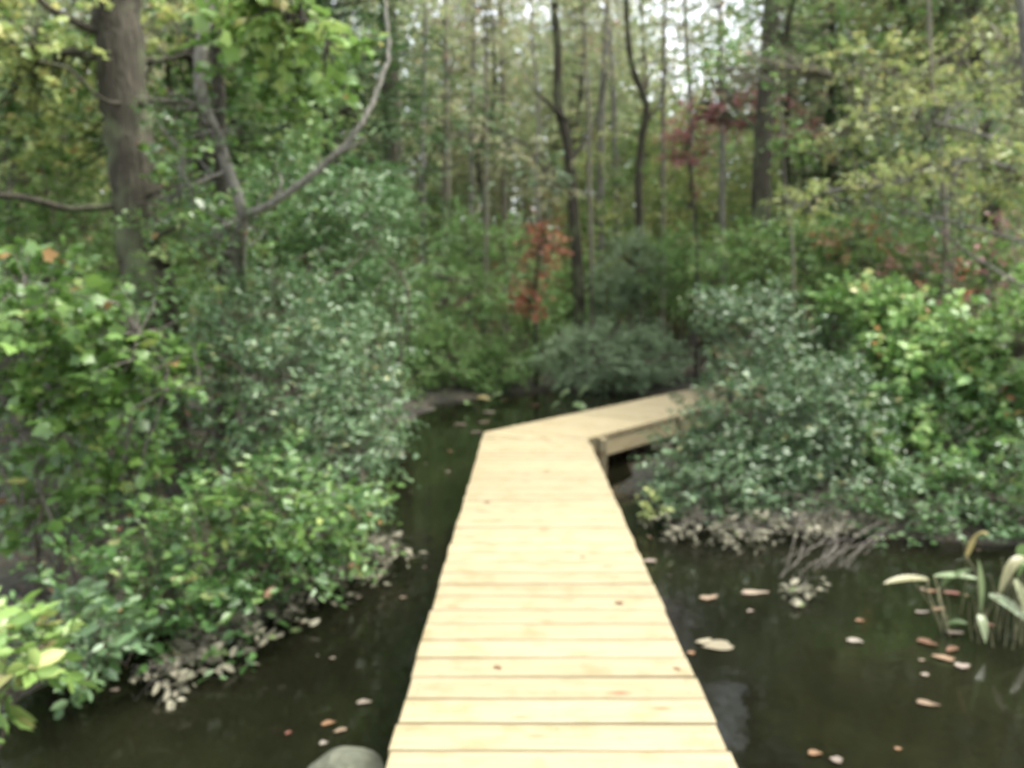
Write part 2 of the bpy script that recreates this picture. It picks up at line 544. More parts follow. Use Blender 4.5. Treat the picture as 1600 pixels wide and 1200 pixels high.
for yy in (-.9, 1.5, 3.9, 6.3, 8.6):
    for x in (DX0 + .125, DX1 - .125):
        post((x, yy))
    board_between('crossbeam', (DX0 + .085, yy + .068), (DX1 - .085, yy + .068), .038, .16, ZT - .192, walk)
for s in (.30, 2.4, 4.8, 7.0):
    for off in (.022, far_off + .115):
        pp = inner + n2 * off + d2 * s
        post(pp)
for s in (2.4, 4.8, 7.2, 9.6, 12):
    for off in (-.115, -1.1):
        post(o3 + n3 * off + d3 * s)

sv, sf = [], []
yy = 9.45 - PITCHB / 2
while yy > -1.6:
    for x in (DX0 + .05, .115, DX1 - .05):
        for dy in (-.045, .045):
            o_ = len(sv)
            jx, jy = rp.uniform(-.006, .006), rp.uniform(-.006, .006)
            sv += [(x - .115 + jx + .0045 * math.cos(a), yy + dy + jy + .0045 * math.sin(a), .0006) for a in (0, PI / 3, 2 * PI / 3, PI, 4 * PI / 3, 5 * PI / 3)]
            sf.append([o_ + i for i in range(6)])
    yy -= PITCHB
scm, _t, _p, _o = new_mat('weathered_screw'); _p.inputs['Base Color'].default_value = (.06, .055, .045, 1); _p.inputs['Metallic'].default_value = .6; _p.inputs['Roughness'].default_value = .5
tag(obj('screws', mesh_np('screws', np.array(sv), np.array(sf), scm), walk), kind='stuff')

# ------------------------------------------------------------ foliage tools
T_DIAMOND = (np.array([(0, 0, 0), (.42, .30, .05), (1, 0, -.06), (.42, -.30, .05)]), [np.array([[0, 3, 2], [0, 2, 1]])])
T_OVAL = (np.array([(0, 0, 0), (.28, .22, .04), (.68, .21, .03), (1, 0, -.08), (.68, -.21, .03), (.28, -.22, .04)]),
          [np.array([[0, 3, 2, 1], [0, 5, 4, 3]])])
T_LANCE = (np.array([(0, 0, 0), (.3, .13, .03), (.7, .11, .01), (1, 0, -.1), (.7, -.11, .01), (.3, -.13, .03)]),
           [np.array([[0, 3, 2, 1], [0, 5, 4, 3]])])
T_NEEDLE = (np.array([(0, 0, 0), (.5, .09, .02), (1, 0, -.1), (.5, -.09, .02)]), [np.array([[0, 3, 2], [0, 2, 1]])])
_lob = []
for a_, r_ in ((0, .06), (35, .42), (62, .62), (80, .36), (112, .0)):
    pass
T_MAPLE = (np.array([(.05, 0, 0), (-.02, .36, -.02), (.22, .34, .03), (.44, .54, -.04), (.62, .30, .03), (1, 0, -.12),
                     (.62, -.30, .03), (.44, -.54, -.04), (.22, -.34, .03), (-.02, -.36, -.02), (.4, 0, .04)]),
           [np.array([[0, 10, 2, 1], [0, 9, 8, 10], [2, 10, 4, 3], [8, 7, 6, 10], [10, 5, 4, 4], [10, 6, 5, 5]])])
# the last two are triangles; keep them separate
T_MAPLE = (T_MAPLE[0], [T_MAPLE[1][0][:4], np.array([[10, 5, 4], [10, 6, 5]])])
T_HEART = (np.array([(.06, 0, 0), (-.08, .2, .02), (.15, .44, .03), (.55, .34, .02), (1, 0, -.1), (.55, -.34, .02), (.15, -.44, .03), (-.08, -.2, .02)]),
           [np.array([[0, 3, 2, 1], [0, 7, 6, 5]]), np.array([[0, 4, 3], [0, 5, 4]])])
T_ROUND = T_OVAL


def leaf_mesh(name, P, D, Nn, S, mat, tpl, tint):
    """one mesh of many leaves: positions, directions, normals, sizes"""
    T, F = tpl
    D = norm(D)
    Sd = norm(np.cross(Nn, D))
    Nn = np.cross(D, Sd)
    n, k = len(P), len(T)
    V = (P[:, None, :] + S[:, None, None] * (T[None, :, 0:1] * D[:, None, :] + T[None, :, 1:2] * Sd[:, None, :] + T[None, :, 2:3] * Nn[:, None, :])).reshape(-1, 3)
    Fs = [(np.arange(n)[:, None, None] * k + f[None]).reshape(-1, f.shape[1]) for f in F]
    return mesh_np(name, V, Fs, mat, False, np.repeat(tint, k))


def sprays(C, D, m, L, size, r, droop=.25, flat=.55, side=1.0, jitter=.4):
    """leafy twigs: centres C, directions D, m leaves on each of length L; returns leaf arrays"""
    n = len(C)
    D = norm(D + r.normal(0, .25, D.shape))
    t = (np.arange(m)[None, :] + r.random((n, m))) / m
    ll = L * r.uniform(.6, 1.3, (n, 1))
    up = np.array([0, 0, 1.0])
    P = C[:, None, :] + D[:, None, :] * (ll * (t - .3))[..., None]
    P[..., 2] -= droop * ll * t * t
    sd = norm(np.cross(D, up) + 1e-3)
    sgn = np.where((np.arange(m) % 2) == 0, 1.0, -1.0)[None, :, None]
    ld = D[:, None, :] * .6 + sd[:, None, :] * sgn * side + r.normal(0, jitter, (n, m, 3))
    ld[..., 2] -= .2
    nn = up[None, None] * flat + D[:, None, :] * .15 + r.normal(0, .42, (n, m, 3))
    P = P + r.normal(0, L * .06, P.shape)
    S = size * r.uniform(.45, 1.35, (n, m))
    clt = r.uniform(-.22, .22, (n, 1))
    tint = np.clip(.42 + clt + r.normal(0, .2, (n, m)), 0, 1)
    return P.reshape(-1, 3), norm(ld).reshape(-1, 3), norm(nn).reshape(-1, 3), S.ravel(), tint.ravel()


def tube(pts, rad, sides=6, bump=0.0, r=None):
    """smooth tapered tube along a polyline; returns V, F"""
    pts = np.asarray(pts, float); rad = np.asarray(rad, float)
    n = len(pts)
    tan = norm(np.gradient(pts, axis=0))
    ref = np.array([0, 1.0, 0]) if abs(tan[0][1]) < .9 else np.array([1.0, 0, 0])
    a = norm(np.cross(tan, ref)); b = np.cross(tan, a)
    th = np.arange(sides) * 2 * PI / sides
    rr = rad[:, None] * np.ones((1, sides))
    if bump and r is not None:
        rr = rr * (1 + r.normal(0, bump, rr.shape))
    V = pts[:, None] + rr[..., None] * (np.cos(th)[None, :, None] * a[:, None] + np.sin(th)[None, :, None] * b[:, None])
    V = V.reshape(-1, 3)
    i, j = np.meshgrid(np.arange(n - 1), np.arange(sides), indexing='ij')
    a0 = (i * sides + j).ravel(); a1 = (i * sides + (j + 1) % sides).ravel()
    F = np.stack([a0, a1, a1 + sides, a0 + sides], -1)
    return V, F


def tubes_mesh(name, tubes, mat):
    Vs, Fs, o = [], [], 0
    for V, F in tubes:
        Vs.append(V); Fs.append(F + o); o += len(V)
    return mesh_np(name, np.concatenate(Vs), np.concatenate(Fs), mat, True)


def smooth_path(pts, k=4, wob=0.0, r=None):
    """Catmull-Rom through pts"""
    pts = [np.asarray(p, float) for p in pts]
    P = [2 * pts[0] - pts[1]] + pts + [2 * pts[-1] - pts[-2]]
    out = []
    for i in range(1, len(P) - 2):
        for s in range(k):
            t = s / k
            out.append(.5 * ((2 * P[i]) + (-P[i - 1] + P[i + 1]) * t + (2 * P[i - 1] - 5 * P[i] + 4 * P[i + 1] - P[i + 2]) * t * t + (-P[i - 1] + 3 * P[i] - 3 * P[i + 1] + P[i + 2]) * t ** 3))
    out.append(pts[-1])
    out = np.array(out)
    if wob and r is not None:
        out[1:-1] += r.normal(0, wob, out[1:-1].shape)
    return out


def blob(u, v, Y, ru, rv, ry):
    c = at(u, v, Y)
    return (c.x, c.y, c.z, ru * Y / FPX, ry, rv * Y / FPX)


def blob_points(blobs, n, r, inner=.35, lump=.25):
    B = np.array(blobs)
    wgt = (B[:, 3] * B[:, 5] + B[:, 3] * B[:, 4]); wgt = wgt / wgt.sum()
    idx = r.choice(len(B), n, p=wgt)
    d = norm(r.normal(0, 1, (n, 3)))
    rad = r.uniform(inner, 1, n) ** .6
    lm = 1 + lump * (np.sin(d[:, 0] * 5 + idx) * np.cos(d[:, 2] * 6 + idx * 2) + .6 * np.sin(d[:, 1] * 11 + d[:, 2] * 9))
    C = B[idx, :3] + d * B[idx, 3:6] * (rad * lm)[:, None]
    return C, d, idx


def shrub(name, label, cat, base, blobs, n, m, size, mat, tpl=T_OVAL, twiglen=.3, stems=6, stem_r=.014, leaf_parts=0, seed=1,
          group=None, twig_mat='twig', flat=.55, droop=.2, min_z=.04, lump=.25, inner=.35, up=.35):
    r = np.random.default_rng(seed)
    base = Vector(base)
    root = empty(name, base, label, cat, group)
    b = np.array(base)
    C, d, idx = blob_points(blobs, n, r, inner, lump)
    keep = C[:, 2] > min_z + .05
    if keep.sum() < max(6, .4 * len(C)):
        C[:, 2] = np.maximum(C[:, 2], min_z + .05 + r.random(len(C)) * .12)
    else:
        C, d, idx = C[keep], d[keep], idx[keep]
    D = norm(d + np.array([0, -.15, up]))
    P, ld, nn, S, tint = sprays(C, D, m, twiglen, size, r, droop, flat)
    ok = P[:, 2] > min_z
    P, ld, nn, S, tint = P[ok], ld[ok], nn[ok], S[ok], tint[ok]
    if leaf_parts:
        # the leaves nearest the viewer become parts of their own
        sc = np.linalg.norm(P - np.array([0, 0, CAM_Z]), axis=1) + r.uniform(0, .35, len(P))
        order = np.argsort(sc)
        near, rest = order[:leaf_parts], order[leaf_parts:]
        protos = []
        for q in range(6):
            protos.append(leaf_mesh('leaf', np.zeros((1, 3)), np.array([[1.0, 0, 0]]), np.array([[0, 0, 1.0]]), np.array([1.0]), mat, tpl, np.array([(q + .5) / 6.2])))
        for i in near:
            o = bpy.data.objects.new('leaf', protos[min(5, int(tint[i] * 6))])
            COL.objects.link(o); o.parent = root
            D_ = Vector(ld[i]).normalized(); N_ = Vector(nn[i]); S_ = N_.cross(D_).normalized(); N_ = D_.cross(S_)
            m4 = Matrix((D_, S_, N_)).transposed().to_4x4()
            s_ = float(S[i])
            o.matrix_local = Matrix.Translation(Vector(P[i]) - base) @ m4 @ Matrix.Scale(s_, 4)
        P, ld, nn, S, tint = P[rest], ld[rest], nn[rest], S[rest], tint[rest]
    if len(P):
        f = obj('foliage', leaf_mesh('foliage', P - b, ld, nn, S, mat, tpl, tint), root)
        f['kind'] = 'stuff'
    # stems to the blobs, twigs to a share of the sprays
    tips = []
    for s in range(stems):
        B = blobs[s % len(blobs)]
        tip = np.array(B[:3]) + r.normal(0, .35, 3) * np.array(B[3:6])
        tip[2] = max(tip[2], b[2] + .15)
        mid = (b + tip) / 2 + r.normal(0, .10, 3) * np.linalg.norm(tip - b)
        mid[2] = min(max(mid[2], b[2] + .3 * (tip[2] - b[2])), CAM_Z * 3)
        st = b + np.array([r.normal(0, .12), r.normal(0, .12), -.1])
        path = smooth_path([st, mid, tip], 5, .012, r)
        V, F = tube(path - b, np.linspace(stem_r * r.uniform(.7, 1.3), stem_r * .35, len(path)), 5)
        obj('stem', mesh_np('stem', V, F, M[twig_mat], True), root)
        tips.append(path)
    allp = np.concatenate(tips)
    sel = r.choice(len(C), min(len(C), 260), replace=False)
    tb = []
    for i in sel:
        q = allp[np.argmin(np.linalg.norm(allp - C[i], axis=1) + r.uniform(0, .2, len(allp)))]
        e = C[i] + D[i] * twiglen * .5
        mid = (q + e) / 2 + r.normal(0, .05, 3)
        pa = np.array([q, mid, e]) - b
        tb.append(tube(pa, [stem_r * .35, stem_r * .25, stem_r * .12], 3))
    if tb:
        t_ = obj('twigs', tubes_mesh('twigs', tb, M[twig_mat]), root)
        t_['kind'] = 'stuff'
    return root


def tree(name, label, path, r0, r1, mat_bark, limbs, crown, group=None, seed=1, cat='tree', sides=10, extra_paths=()):
    """hand placed tree: trunk along path (world), limbs [(path, r0, r1)], crown list of (blobs, n, m, size, mat, tpl, twiglen)"""
    r = np.random.default_rng(seed)
    base = Vector(path[0])
    root = empty(name, base, label, cat, group)
    b = np.array(base)
    pa = smooth_path(path, 6, r0 * .04, r)
    rad = np.interp(np.linspace(0, 1, len(pa)), [0, .08, 1], [r0 * 1.25, r0, r1])
    V, F = tube(pa - b, rad, sides, .035, r)
    obj('trunk', mesh_np('trunk', V, F, mat_bark, True), root)
    for (lp, a0, a1) in limbs:
        q = smooth_path(lp, 5, a0 * .15, r)
        V, F = tube(q - b, np.linspace(a0, a1, len(q)), 6)
        obj('branch', mesh_np('branch', V, F, mat_bark, True), root)
    allp = np.concatenate([pa] + [smooth_path(lp, 5) for lp, _, _ in limbs])
    for (blobs, n, m, size, mat, tpl, tl) in crown:
        C, d, idx = blob_points(blobs, n, r, .2, .3)
        D = norm(d * np.array([1, 1, .5]) + np.array([0, -.1, .1]))
        P, ld, nn, S, tint = sprays(C, D, m, tl, size, r, .3)
        f = obj('crown', leaf_mesh('crown', P - b, ld, nn, S, mat, tpl, tint), root)
        f['kind'] = 'stuff'
        tb = []
        for i in r.choice(len(C), min(len(C), 120), replace=False):
            q = allp[np.argmin(np.linalg.norm(allp - C[i], axis=1))]
            mid = (q + C[i]) / 2 + r.normal(0, .06, 3)
            tb.append(tube(np.array([q, mid, C[i] + D[i] * tl * .4]) - b, [.012, .008, .003], 3))
        t_ = obj('twigs', tubes_mesh('twigs', tb, mat_bark), root)
        t_['kind'] = 'stuff'
    return root


# ------------------------------------------------------------ forest prototypes
def proto_tree(name, H, r0, crown_lo, spread, nl, n_limbs, m, size, mat, bark, seed, tpl=T_DIAMOND, lean=.3, up=.5, conifer=False, twiglen=.5):
    r = np.random.default_rng(seed)
    root = bpy.data.objects.new(name, None)
    ks = 9
    pz = np.linspace(-.3, H, ks)
    wx = np.cumsum(r.normal(0, lean * H / 90, ks)); wy = np.cumsum(r.normal(0, lean * H / 90, ks))
    wx -= wx[0]; wy -= wy[0]
    pa = smooth_path(np.stack([wx, wy, pz], -1), 3)
    rad = np.interp(pa[:, 2], [-.3, .3, H], [r0 * 1.4, r0, r0 * .12])
    V, F = tube(pa, rad, 7, .04, r)
    trunk = bpy.data.objects.new('trunk', mesh_np('trunk', V, F, bark, True))
    tb, C, D = [], [], []
    for i in range(n_limbs):
        f = (i + r.random()) / n_limbs
        z = crown_lo + (H - crown_lo) * f * .98
        q = np.array([np.interp(z, pa[:, 2], pa[:, 0]), np.interp(z, pa[:, 2], pa[:, 1]), z])
        az = r.uniform(0, 2 * PI)
        prof = (1 - f) ** .8 if conifer else math.sin(PI * min(1, .25 + .75 * f)) ** .6 + .12
        ln = spread * prof * r.uniform(.55, 1.15)
        el = r.uniform(-.1, .15) if conifer else up * r.uniform(.2, 1.3)
        dv = np.array([math.cos(az) * math.cos(el), math.sin(az) * math.cos(el), math.sin(el)])
        e = q + dv * ln
        mid = (q + e) / 2 + r.normal(0, .08 * ln, 3)
        lp = smooth_path([q, mid, e], 3)
        tb.append(tube(lp, np.linspace(max(.012, r0 * .28 * (1 - f * .6)), .008, len(lp)), 4))
        k_ = max(1, int(nl / n_limbs * (ln / (spread * .75))))
        tt = r.uniform(.25, 1.05, k_)
        pp = q + (e - q) * tt[:, None] + r.normal(0, .16 * ln + .08, (k_, 3)) * np.array([1, 1, .7])
        C.append(pp); D.append(np.tile(dv, (k_, 1)) + r.normal(0, .6, (k_, 3)))
    C = np.concatenate(C); D = norm(np.concatenate(D))
    P, ld, nn, S, tint = sprays(C, D, m, twiglen, size, r, .3)
    crown = bpy.data.objects.new('crown', leaf_mesh('crown', P, ld, nn, S, mat, tpl, tint))
    crown['kind'] = 'stuff'
    br = bpy.data.objects.new('branches', tubes_mesh('branches', tb, bark))
    br['kind'] = 'stuff'
    return (root, [trunk, br, crown])


used = {}


def place(proto, x, y, rz, s, label, group, cat='tree', sz=None):
    root, kids = proto
    first = root.name not in used
    used[root.name] = 1
    rt = root if first else root.copy()
    COL.objects.link(rt)
    rt.location = (x, y, gh(x, y) - .05)
    rt.rotation_euler = (0, 0, rz)
    rt.scale = (s, s, sz or s)
    tag(rt, label, cat, group)
    for k_ in kids:
        c = k_ if first else k_.copy()
        COL.objects.link(c); c.parent = rt
    return rt


PA = proto_tree('slender_tree', 15, .11, 3.4, 2.1, 620, 46, 11, .15, M['forest'], M['bark_far'], 11)
PA2 = proto_tree('slender_tree', 14, .09, 3.8, 2.0, 540, 38, 11, .15, M['tan'], M['bark_far'], 12, lean=.6)
PB = proto_tree('tall_forest_tree', 18, .20, 6.5, 3.4, 640, 40, 11, .17, M['forest'], M['bark_far'], 13, lean=.5)
PC = proto_tree('green_sapling', 5.0, .04, .5, 1.5, 330, 30, 11, .11, M['forest_green'], M['bark_far'], 14, lean=1.5)
PC2 = proto_tree('yellow_green_sapling', 6.0, .045, 1.2, 1.5, 260, 26, 10, .11, M['yellow'], M['bark_far'], 15, lean=1.8)
PD = proto_tree('orange_red_sapling', 4.2, .035, .8, 1.0, 120, 20, 9, .10, M['orange'], M['bark_far'], 16, lean=1.5)
PE = proto_tree('dark_cedar', 9.5, .14, 1.8, 1.9, 1900, 110, 12, .16, M['cedar'], M['bark_dark'], 17, T_NEEDLE, lean=.2, conifer=True, twiglen=.42)
PF = proto_tree('bare_pole_tree', 14, .075, 6.0, 1.4, 90, 22, 8, .13, M['tan'], M['bark_pale'], 18, lean=1.0, up=1.0)
PG = proto_tree('leaning_dark_tree', 15, .13, 6.0, 2.6, 360, 34, 10, .15, M['forest'], M['bark_dark'], 19, lean=1.4)
PU = proto_tree('understory_shrub', 2.0, .025, .1, 1.2, 260, 30, 11, .10, M['laurel_lightened'], M['twig'], 20, lean=2.0, up=.9)
PROTO = {'A': PA, 'A2': PA2, 'B': PB, 'C': PC, 'C2': PC2, 'D': PD, 'E': PE, 'F': PF, 'G': PG, 'U': PU}


def zone(x, y):
    u = 800 + FPX * x / y
    if u < 520: return 'behind left bank shrubs'
    if u < 900: return 'behind the creek head'
    if u < 1150: return 'behind the boardwalk bend'
    return 'behind right bank shrubs'


KINDS_ = {
    'A': ('slender straight brown trunk with thin olive crown', 'slender olive forest trees'),
    'A2': ('slender crooked trunk with sparse tan crown', 'sparse tan forest trees'),
    'B': ('tall thick trunk with high olive yellow crown', 'tall forest trees'),
    'C': ('leafy mid green understory sapling', 'green understory saplings'),
    'C2': ('thin yellow green understory sapling', 'yellow green saplings'),
    'D': ('small orange red understory sapling', 'orange red saplings'),
    'E': ('dark green dense cedar among the bare trunks', 'dark cedars in the forest'),
    'F': ('pale nearly bare pole-like tree trunk', 'pale bare pole trees'),
    'G': ('dark crooked trunk leaning among paler ones', 'dark crooked forest trees'),
    'U': ('low dense green forest floor shrub', 'forest floor shrubs')}
DIST = [(23, 'just'), (33, 'some way'), (99, 'far')]


def forest(kind, x, y, s=1.0, rz=None, label=None):
    d = next(w_ for lim, w_ in DIST if y < lim)
    lb, g = KINDS_[kind]
    z = zone(x, y)
    place(PROTO[kind], x, y, random.uniform(0, 6.28) if rz is None else rz, s, label or f'{lb}, {d} {z}', f'{g} {d} {z}', 'shrub' if kind == 'U' else 'tree')


def in_deck(x, y, mrg=.8):
    p = Vector((x, y)) - o3
    s, t = p.dot(d3), p.dot(n3)
    if -1 < s < 13.5 and -1.22 - mrg < t < mrg: return True
    p = Vector((x, y)) - inner
    s, t = p.dot(d2), p.dot(n2)
    return -1 < s < L2 + .5 and -1.25 - mrg < t < mrg


rf = random.Random(42)
spots = []


def scatter(kind, n, y0, y1, smin, smax, mind=1.0, gap=False, ulim=(-60, 1660)):
    c = 0; tries = 0
    while c < n and tries < n * 40:
        tries += 1
        y = y0 + (y1 - y0) * rf.random() ** .8
        u = rf.uniform(*ulim)
        if gap and 990 < u < 1125: continue
        x = (u - 800) / FPX * y
        if in_deck(x, y): continue
        if any((x - a) ** 2 + (y - b) ** 2 < mind ** 2 for a, b in spots): continue
        spots.append((x, y))
        forest(kind, x, y, rf.uniform(smin, smax)); c += 1


scatter('A', 46, 27, 54, .8, 1.15, 1.2, True)
scatter('A2', 34, 26, 54, .8, 1.2, 1.1, True)
scatter('B', 12, 24, 48, .85, 1.1, 2.0, True)
scatter('F', 24, 20, 46, .8, 1.15, .8)
scatter('G', 9, 22, 40, .8, 1.1, 1.5, True)
scatter('C', 34, 20, 44, .8, 1.6, 1.1)
scatter('C2', 15, 20, 42, .9, 1.7, 1.1)
scatter('D', 7, 20, 34, .7, 1.2, 1.2)
scatter('U', 40, 19.6, 34, .6, 1.3, 1.0)
scatter('E', 2, 24, 40, .7, 1.0, 2.0, True)


def far_woods():
    r = np.random.default_rng(5)
    n = 6500
    Y = r.uniform(50, 66, n)
    X = (r.uniform(-300, 1900, n) - 800) / FPX * Y
    top = 15.5 + 2.2 * np.sin(X * .35) + 1.2 * np.sin(X * .9 + 2) - 4.2 * np.exp(-((X / Y - .19) / .04) ** 2)
    Z = ground_h(X, Y) + (top - 4) * r.random(n) ** 1.1
    C = np.stack([X, Y, Z], -1)
    D = norm(r.normal(0, 1, C.shape))
    P, ld, nn, S, tint = sprays(C, D, 12, 1.3, .42, r, .2)
    o = obj('far_woods', leaf_mesh('far_woods', P, ld, nn, S, M['forest'], T_DIAMOND, tint))
    tag(o, 'olive mass of far woods closing the view', 'woods', kind='stuff')
    tb = []
    for i in range(150):
        y = r.uniform(46, 60); x = (r.uniform(-200, 1800) - 800) / FPX * y
        z = float(ground_h(x, y)); h = r.uniform(9, 14)
        tb.append(tube(np.array([[x, y, z - .3], [x + r.normal(0, .3), y, z + h / 2], [x + r.normal(0, .8), y, z + h]]), [.16, .12, .04], 5))
    t_ = obj('trunks', tubes_mesh('trunks', tb, M['bark_far']), o)
    t_['kind'] = 'stuff'


far_woods()
for u_, y_, s_, k_ in ((1000, 38, 2.0, 'C2'), (1022, 33, 1.8, 'C'), (1062, 36, 1.9, 'C'), (1125, 40, 2.1, 'C'), (1010, 46, 1.7, 'C'), (1070, 28, 1.45, 'C2')):
    forest(k_, (u_ - 819) / FPX * y_, y_, s_)

# ------------------------------------------------------------ hand placed background trees
def trunk_px(pts, Y, r_px0, r_px1, to_ground=True):
    """trunk polyline traced in photo pixels at distance Y; returns path from the ground up and radii"""
    P = [at(u, v, Y) for u, v in pts]
    if to_ground:
        p = P[0]
        P = [Vector((p.x, p.y, gh(p.x, p.y) - .15))] + P
    return P, r_px0 * Y / FPX, r_px1 * Y / FPX


def bgtree(name, label, pts, Y, rp0, rp1, bark, limbs=(), crown=(), seed=1, group=None, sides=9):
    P, a, b_ = trunk_px(pts, Y, rp0, rp1)
    lm = [([at(u, v, Y + dy) for u, v, dy in l[0]], l[1] * Y / FPX, l[2] * Y / FPX) for l in limbs]
    return tree(name, label, P, a, b_, M[bark], lm, crown, group, seed, sides=sides)


bgtree('forked_tree', 'dark crooked trunk with a short broken side branch behind the creek head',
       [(905, 470), (900, 380), (893, 290), (885, 215), (872, 160), (872, 90), (866, 0), (860, -120)], 21, 10, 5, 'bark',
       limbs=[([(888, 190, 0), (860, 165, -.3), (835, 140, -.5)], 5, 2), ([(893, 250, 0), (925, 200, .4), (950, 110, .6)], 4, 1.5)],
       crown=[([blob(880, -60, 21, 110, 60, 2)], 120, 10, .13, M['forest'], T_DIAMOND, .4)], seed=31)
bgtree('grey_brown_tree', 'stout grey-brown trunk left of the creek head above the green shrubs',
       [(625, 500), (620, 400), (617, 300), (612, 200), (610, 80), (600, -100)], 17.5, 19, 12, 'bark',
       limbs=[([(613, 230, 0), (580, 215, -.4), (545, 190, -.6)], 5, 2)],
       crown=[([blob(600, -60, 17.5, 150, 60, 2)], 140, 10, .12, M['forest'], T_DIAMOND, .4)], seed=32)
bgtree('stout_tree', 'tall dark trunk rising behind the silvery right bank shrub',
       [(1198, 470), (1192, 380), (1190, 280), (1195, 180), (1200, 90), (1206, 0), (1215, -140)], 15.5, 17, 10, 'bark',
       limbs=[([(1198, 120, 0), (1225, 60, -.3), (1245, -20, -.6)], 6, 3), ([(1192, 210, 0), (1150, 170, .4), (1120, 120, .6)], 4, 1.5)],
       crown=[([blob(1215, -20, 15.5, 130, 90, 2), blob(1300, 60, 16, 80, 60, 1.2)], 260, 10, .10, M['forest_green'], T_DIAMOND, .35)], seed=33)
bgtree('thin_dark_tree', 'thin dark trunk leaning left beyond the bend of the boardwalk',
       [(1000, 400), (998, 300), (1002, 220), (1010, 165), (990, 110), (980, 40), (978, -80)], 23, 7, 4, 'bark',
       limbs=[([(1004, 200, 0), (1030, 160, .3), (1044, 100, .5)], 3, 1)], crown=[([blob(960, -40, 23, 60, 40, 1)], 40, 9, .13, M['tan'], T_DIAMOND, .4)], seed=34)
bgtree('right_edge_tree', 'dark straight trunk near the right edge with reddish bark patches',
       [(1548, 330), (1545, 230), (1535, 150), (1527, 70), (1522, 0), (1515, -120)], 14, 14, 9, 'bark',
       limbs=[([(1535, 130, 0), (1500, 90, .3), (1480, 20, .6)], 4, 2)],
       crown=[([blob(1500, -10, 14, 120, 80, 1.6)], 170, 10, .09, M['forest_green'], T_DIAMOND, .35)], seed=35)
bgtree('slanting_tree', 'thin dark trunk slanting left high on the right side',
       [(1450, 320), (1446, 200), (1440, 100), (1425, 40), (1408, -20), (1395, -100)], 17, 8, 5, 'bark_dark',
       crown=[([blob(1390, 10, 17, 90, 60, 1.6)], 130, 10, .10, M['yellow'], T_DIAMOND, .35)], seed=36)
for i, (u, Y, rp_) in enumerate([(700, 24, 6), (735, 26, 5), (760, 22, 4), (935, 25, 8), (925, 21, 4), (965, 27, 6), (1035, 26, 5), (1085, 28, 6), (790, 28, 6), (660, 21, 5), (1300, 20, 6), (1130, 24, 5)]):
    wz = rf.uniform(-14, 14)
    bgtree('grey_forest_tree', ['slim grey trunk', 'straight grey-brown trunk', 'faint pale trunk', 'narrow leaning trunk'][i % 4] + ' ' +
           {700: 'left of the red-leaved sapling, nearest of two', 735: 'left of the red-leaved sapling, farther of two', 760: 'just left of the orange-red sapling', 935: 'thick, right of the crooked dark trunk',
            925: 'thin, beside the crooked dark trunk', 965: 'midway between crooked trunk and thin dark trunk', 1035: 'under the white sky gap', 1085: 'at the right of the white sky gap',
            790: 'behind the orange-red sapling', 660: 'right of the stout grey-brown trunk', 1300: 'right of the tall dark trunk', 1130: 'left of the tall dark trunk'}[u],
           [(u, 440), (u + wz * .3, 300), (u + wz * .4, 180), (u + wz, 60), (u + wz * 1.6, -90)], Y, rp_, rp_ * .5, ['bark_far', 'bark_pale'][i % 2],
           crown=[([blob(u + wz, 10, Y, 70, 90, 1.5)], 50, 10, .13, M['tan' if i % 3 else 'forest'], T_DIAMOND, .45)], seed=50 + i, group=None, sides=7)

# orange-red sapling at the far bank
bgtree('red_leaved_sapling', 'small sapling with orange-red leaves above the far bank shrubs',
       [(838, 540), (835, 470), (842, 400), (850, 340), (845, 290)], 18.8, 3, 1.2, 'bark_dark',
       crown=[([blob(835, 440, 18.8, 28, 55, .5), blob(850, 380, 18.8, 45, 32, .5), blob(820, 470, 18.8, 26, 22, .4)], 110, 9, .11, M['orange'], T_OVAL, .3)], seed=70)
bgtree('maroon_tree', 'thin tree with maroon leaves beside the tall dark trunk',
       [(1090, 420), (1085, 320), (1075, 230), (1095, 160), (1120, 90)], 18.2, 2.6, 1.2, 'bark_dark',
       crown=[([blob(1075, 225, 18.0, 38, 62, .8), blob(1165, 175, 17.8, 80, 35, .9), blob(1260, 215, 17.0, 45, 20, .6)], 230, 9, .10, M['red'], T_OVAL, .28)], seed=71)
bgtree('dogwood', 'small dogwood with sparse pinkish green leaves hanging before the trunks',
       [(668, 560), (665, 400), (660, 300), (680, 230), (740, 200), (820, 225), (880, 270)], 18.6, 2.6, 1.0, 'bark_dark',
       crown=[([blob(720, 190, 17.6, 60, 28, .8), blob(790, 235, 17.6, 70, 30, .8), blob(860, 290, 17.6, 50, 30, .7)], 90, 8, .10, M['tan'], T_OVAL, .25),
              ([blob(740, 210, 17.6, 90, 40, .8), blob(840, 270, 17.6, 70, 40, .8)], 60, 8, .10, M['laurel_blue'], T_OVAL, .25)], seed=72)

# ------------------------------------------------------------ far bank shrubs
def base_of(blobs, dx=0):
    x = sum(b[0] for b in blobs) / len(blobs) + dx
    y = sum(b[1] for b in blobs) / len(blobs) + .2
    return (x, y, max(gh(x, y), -.1))


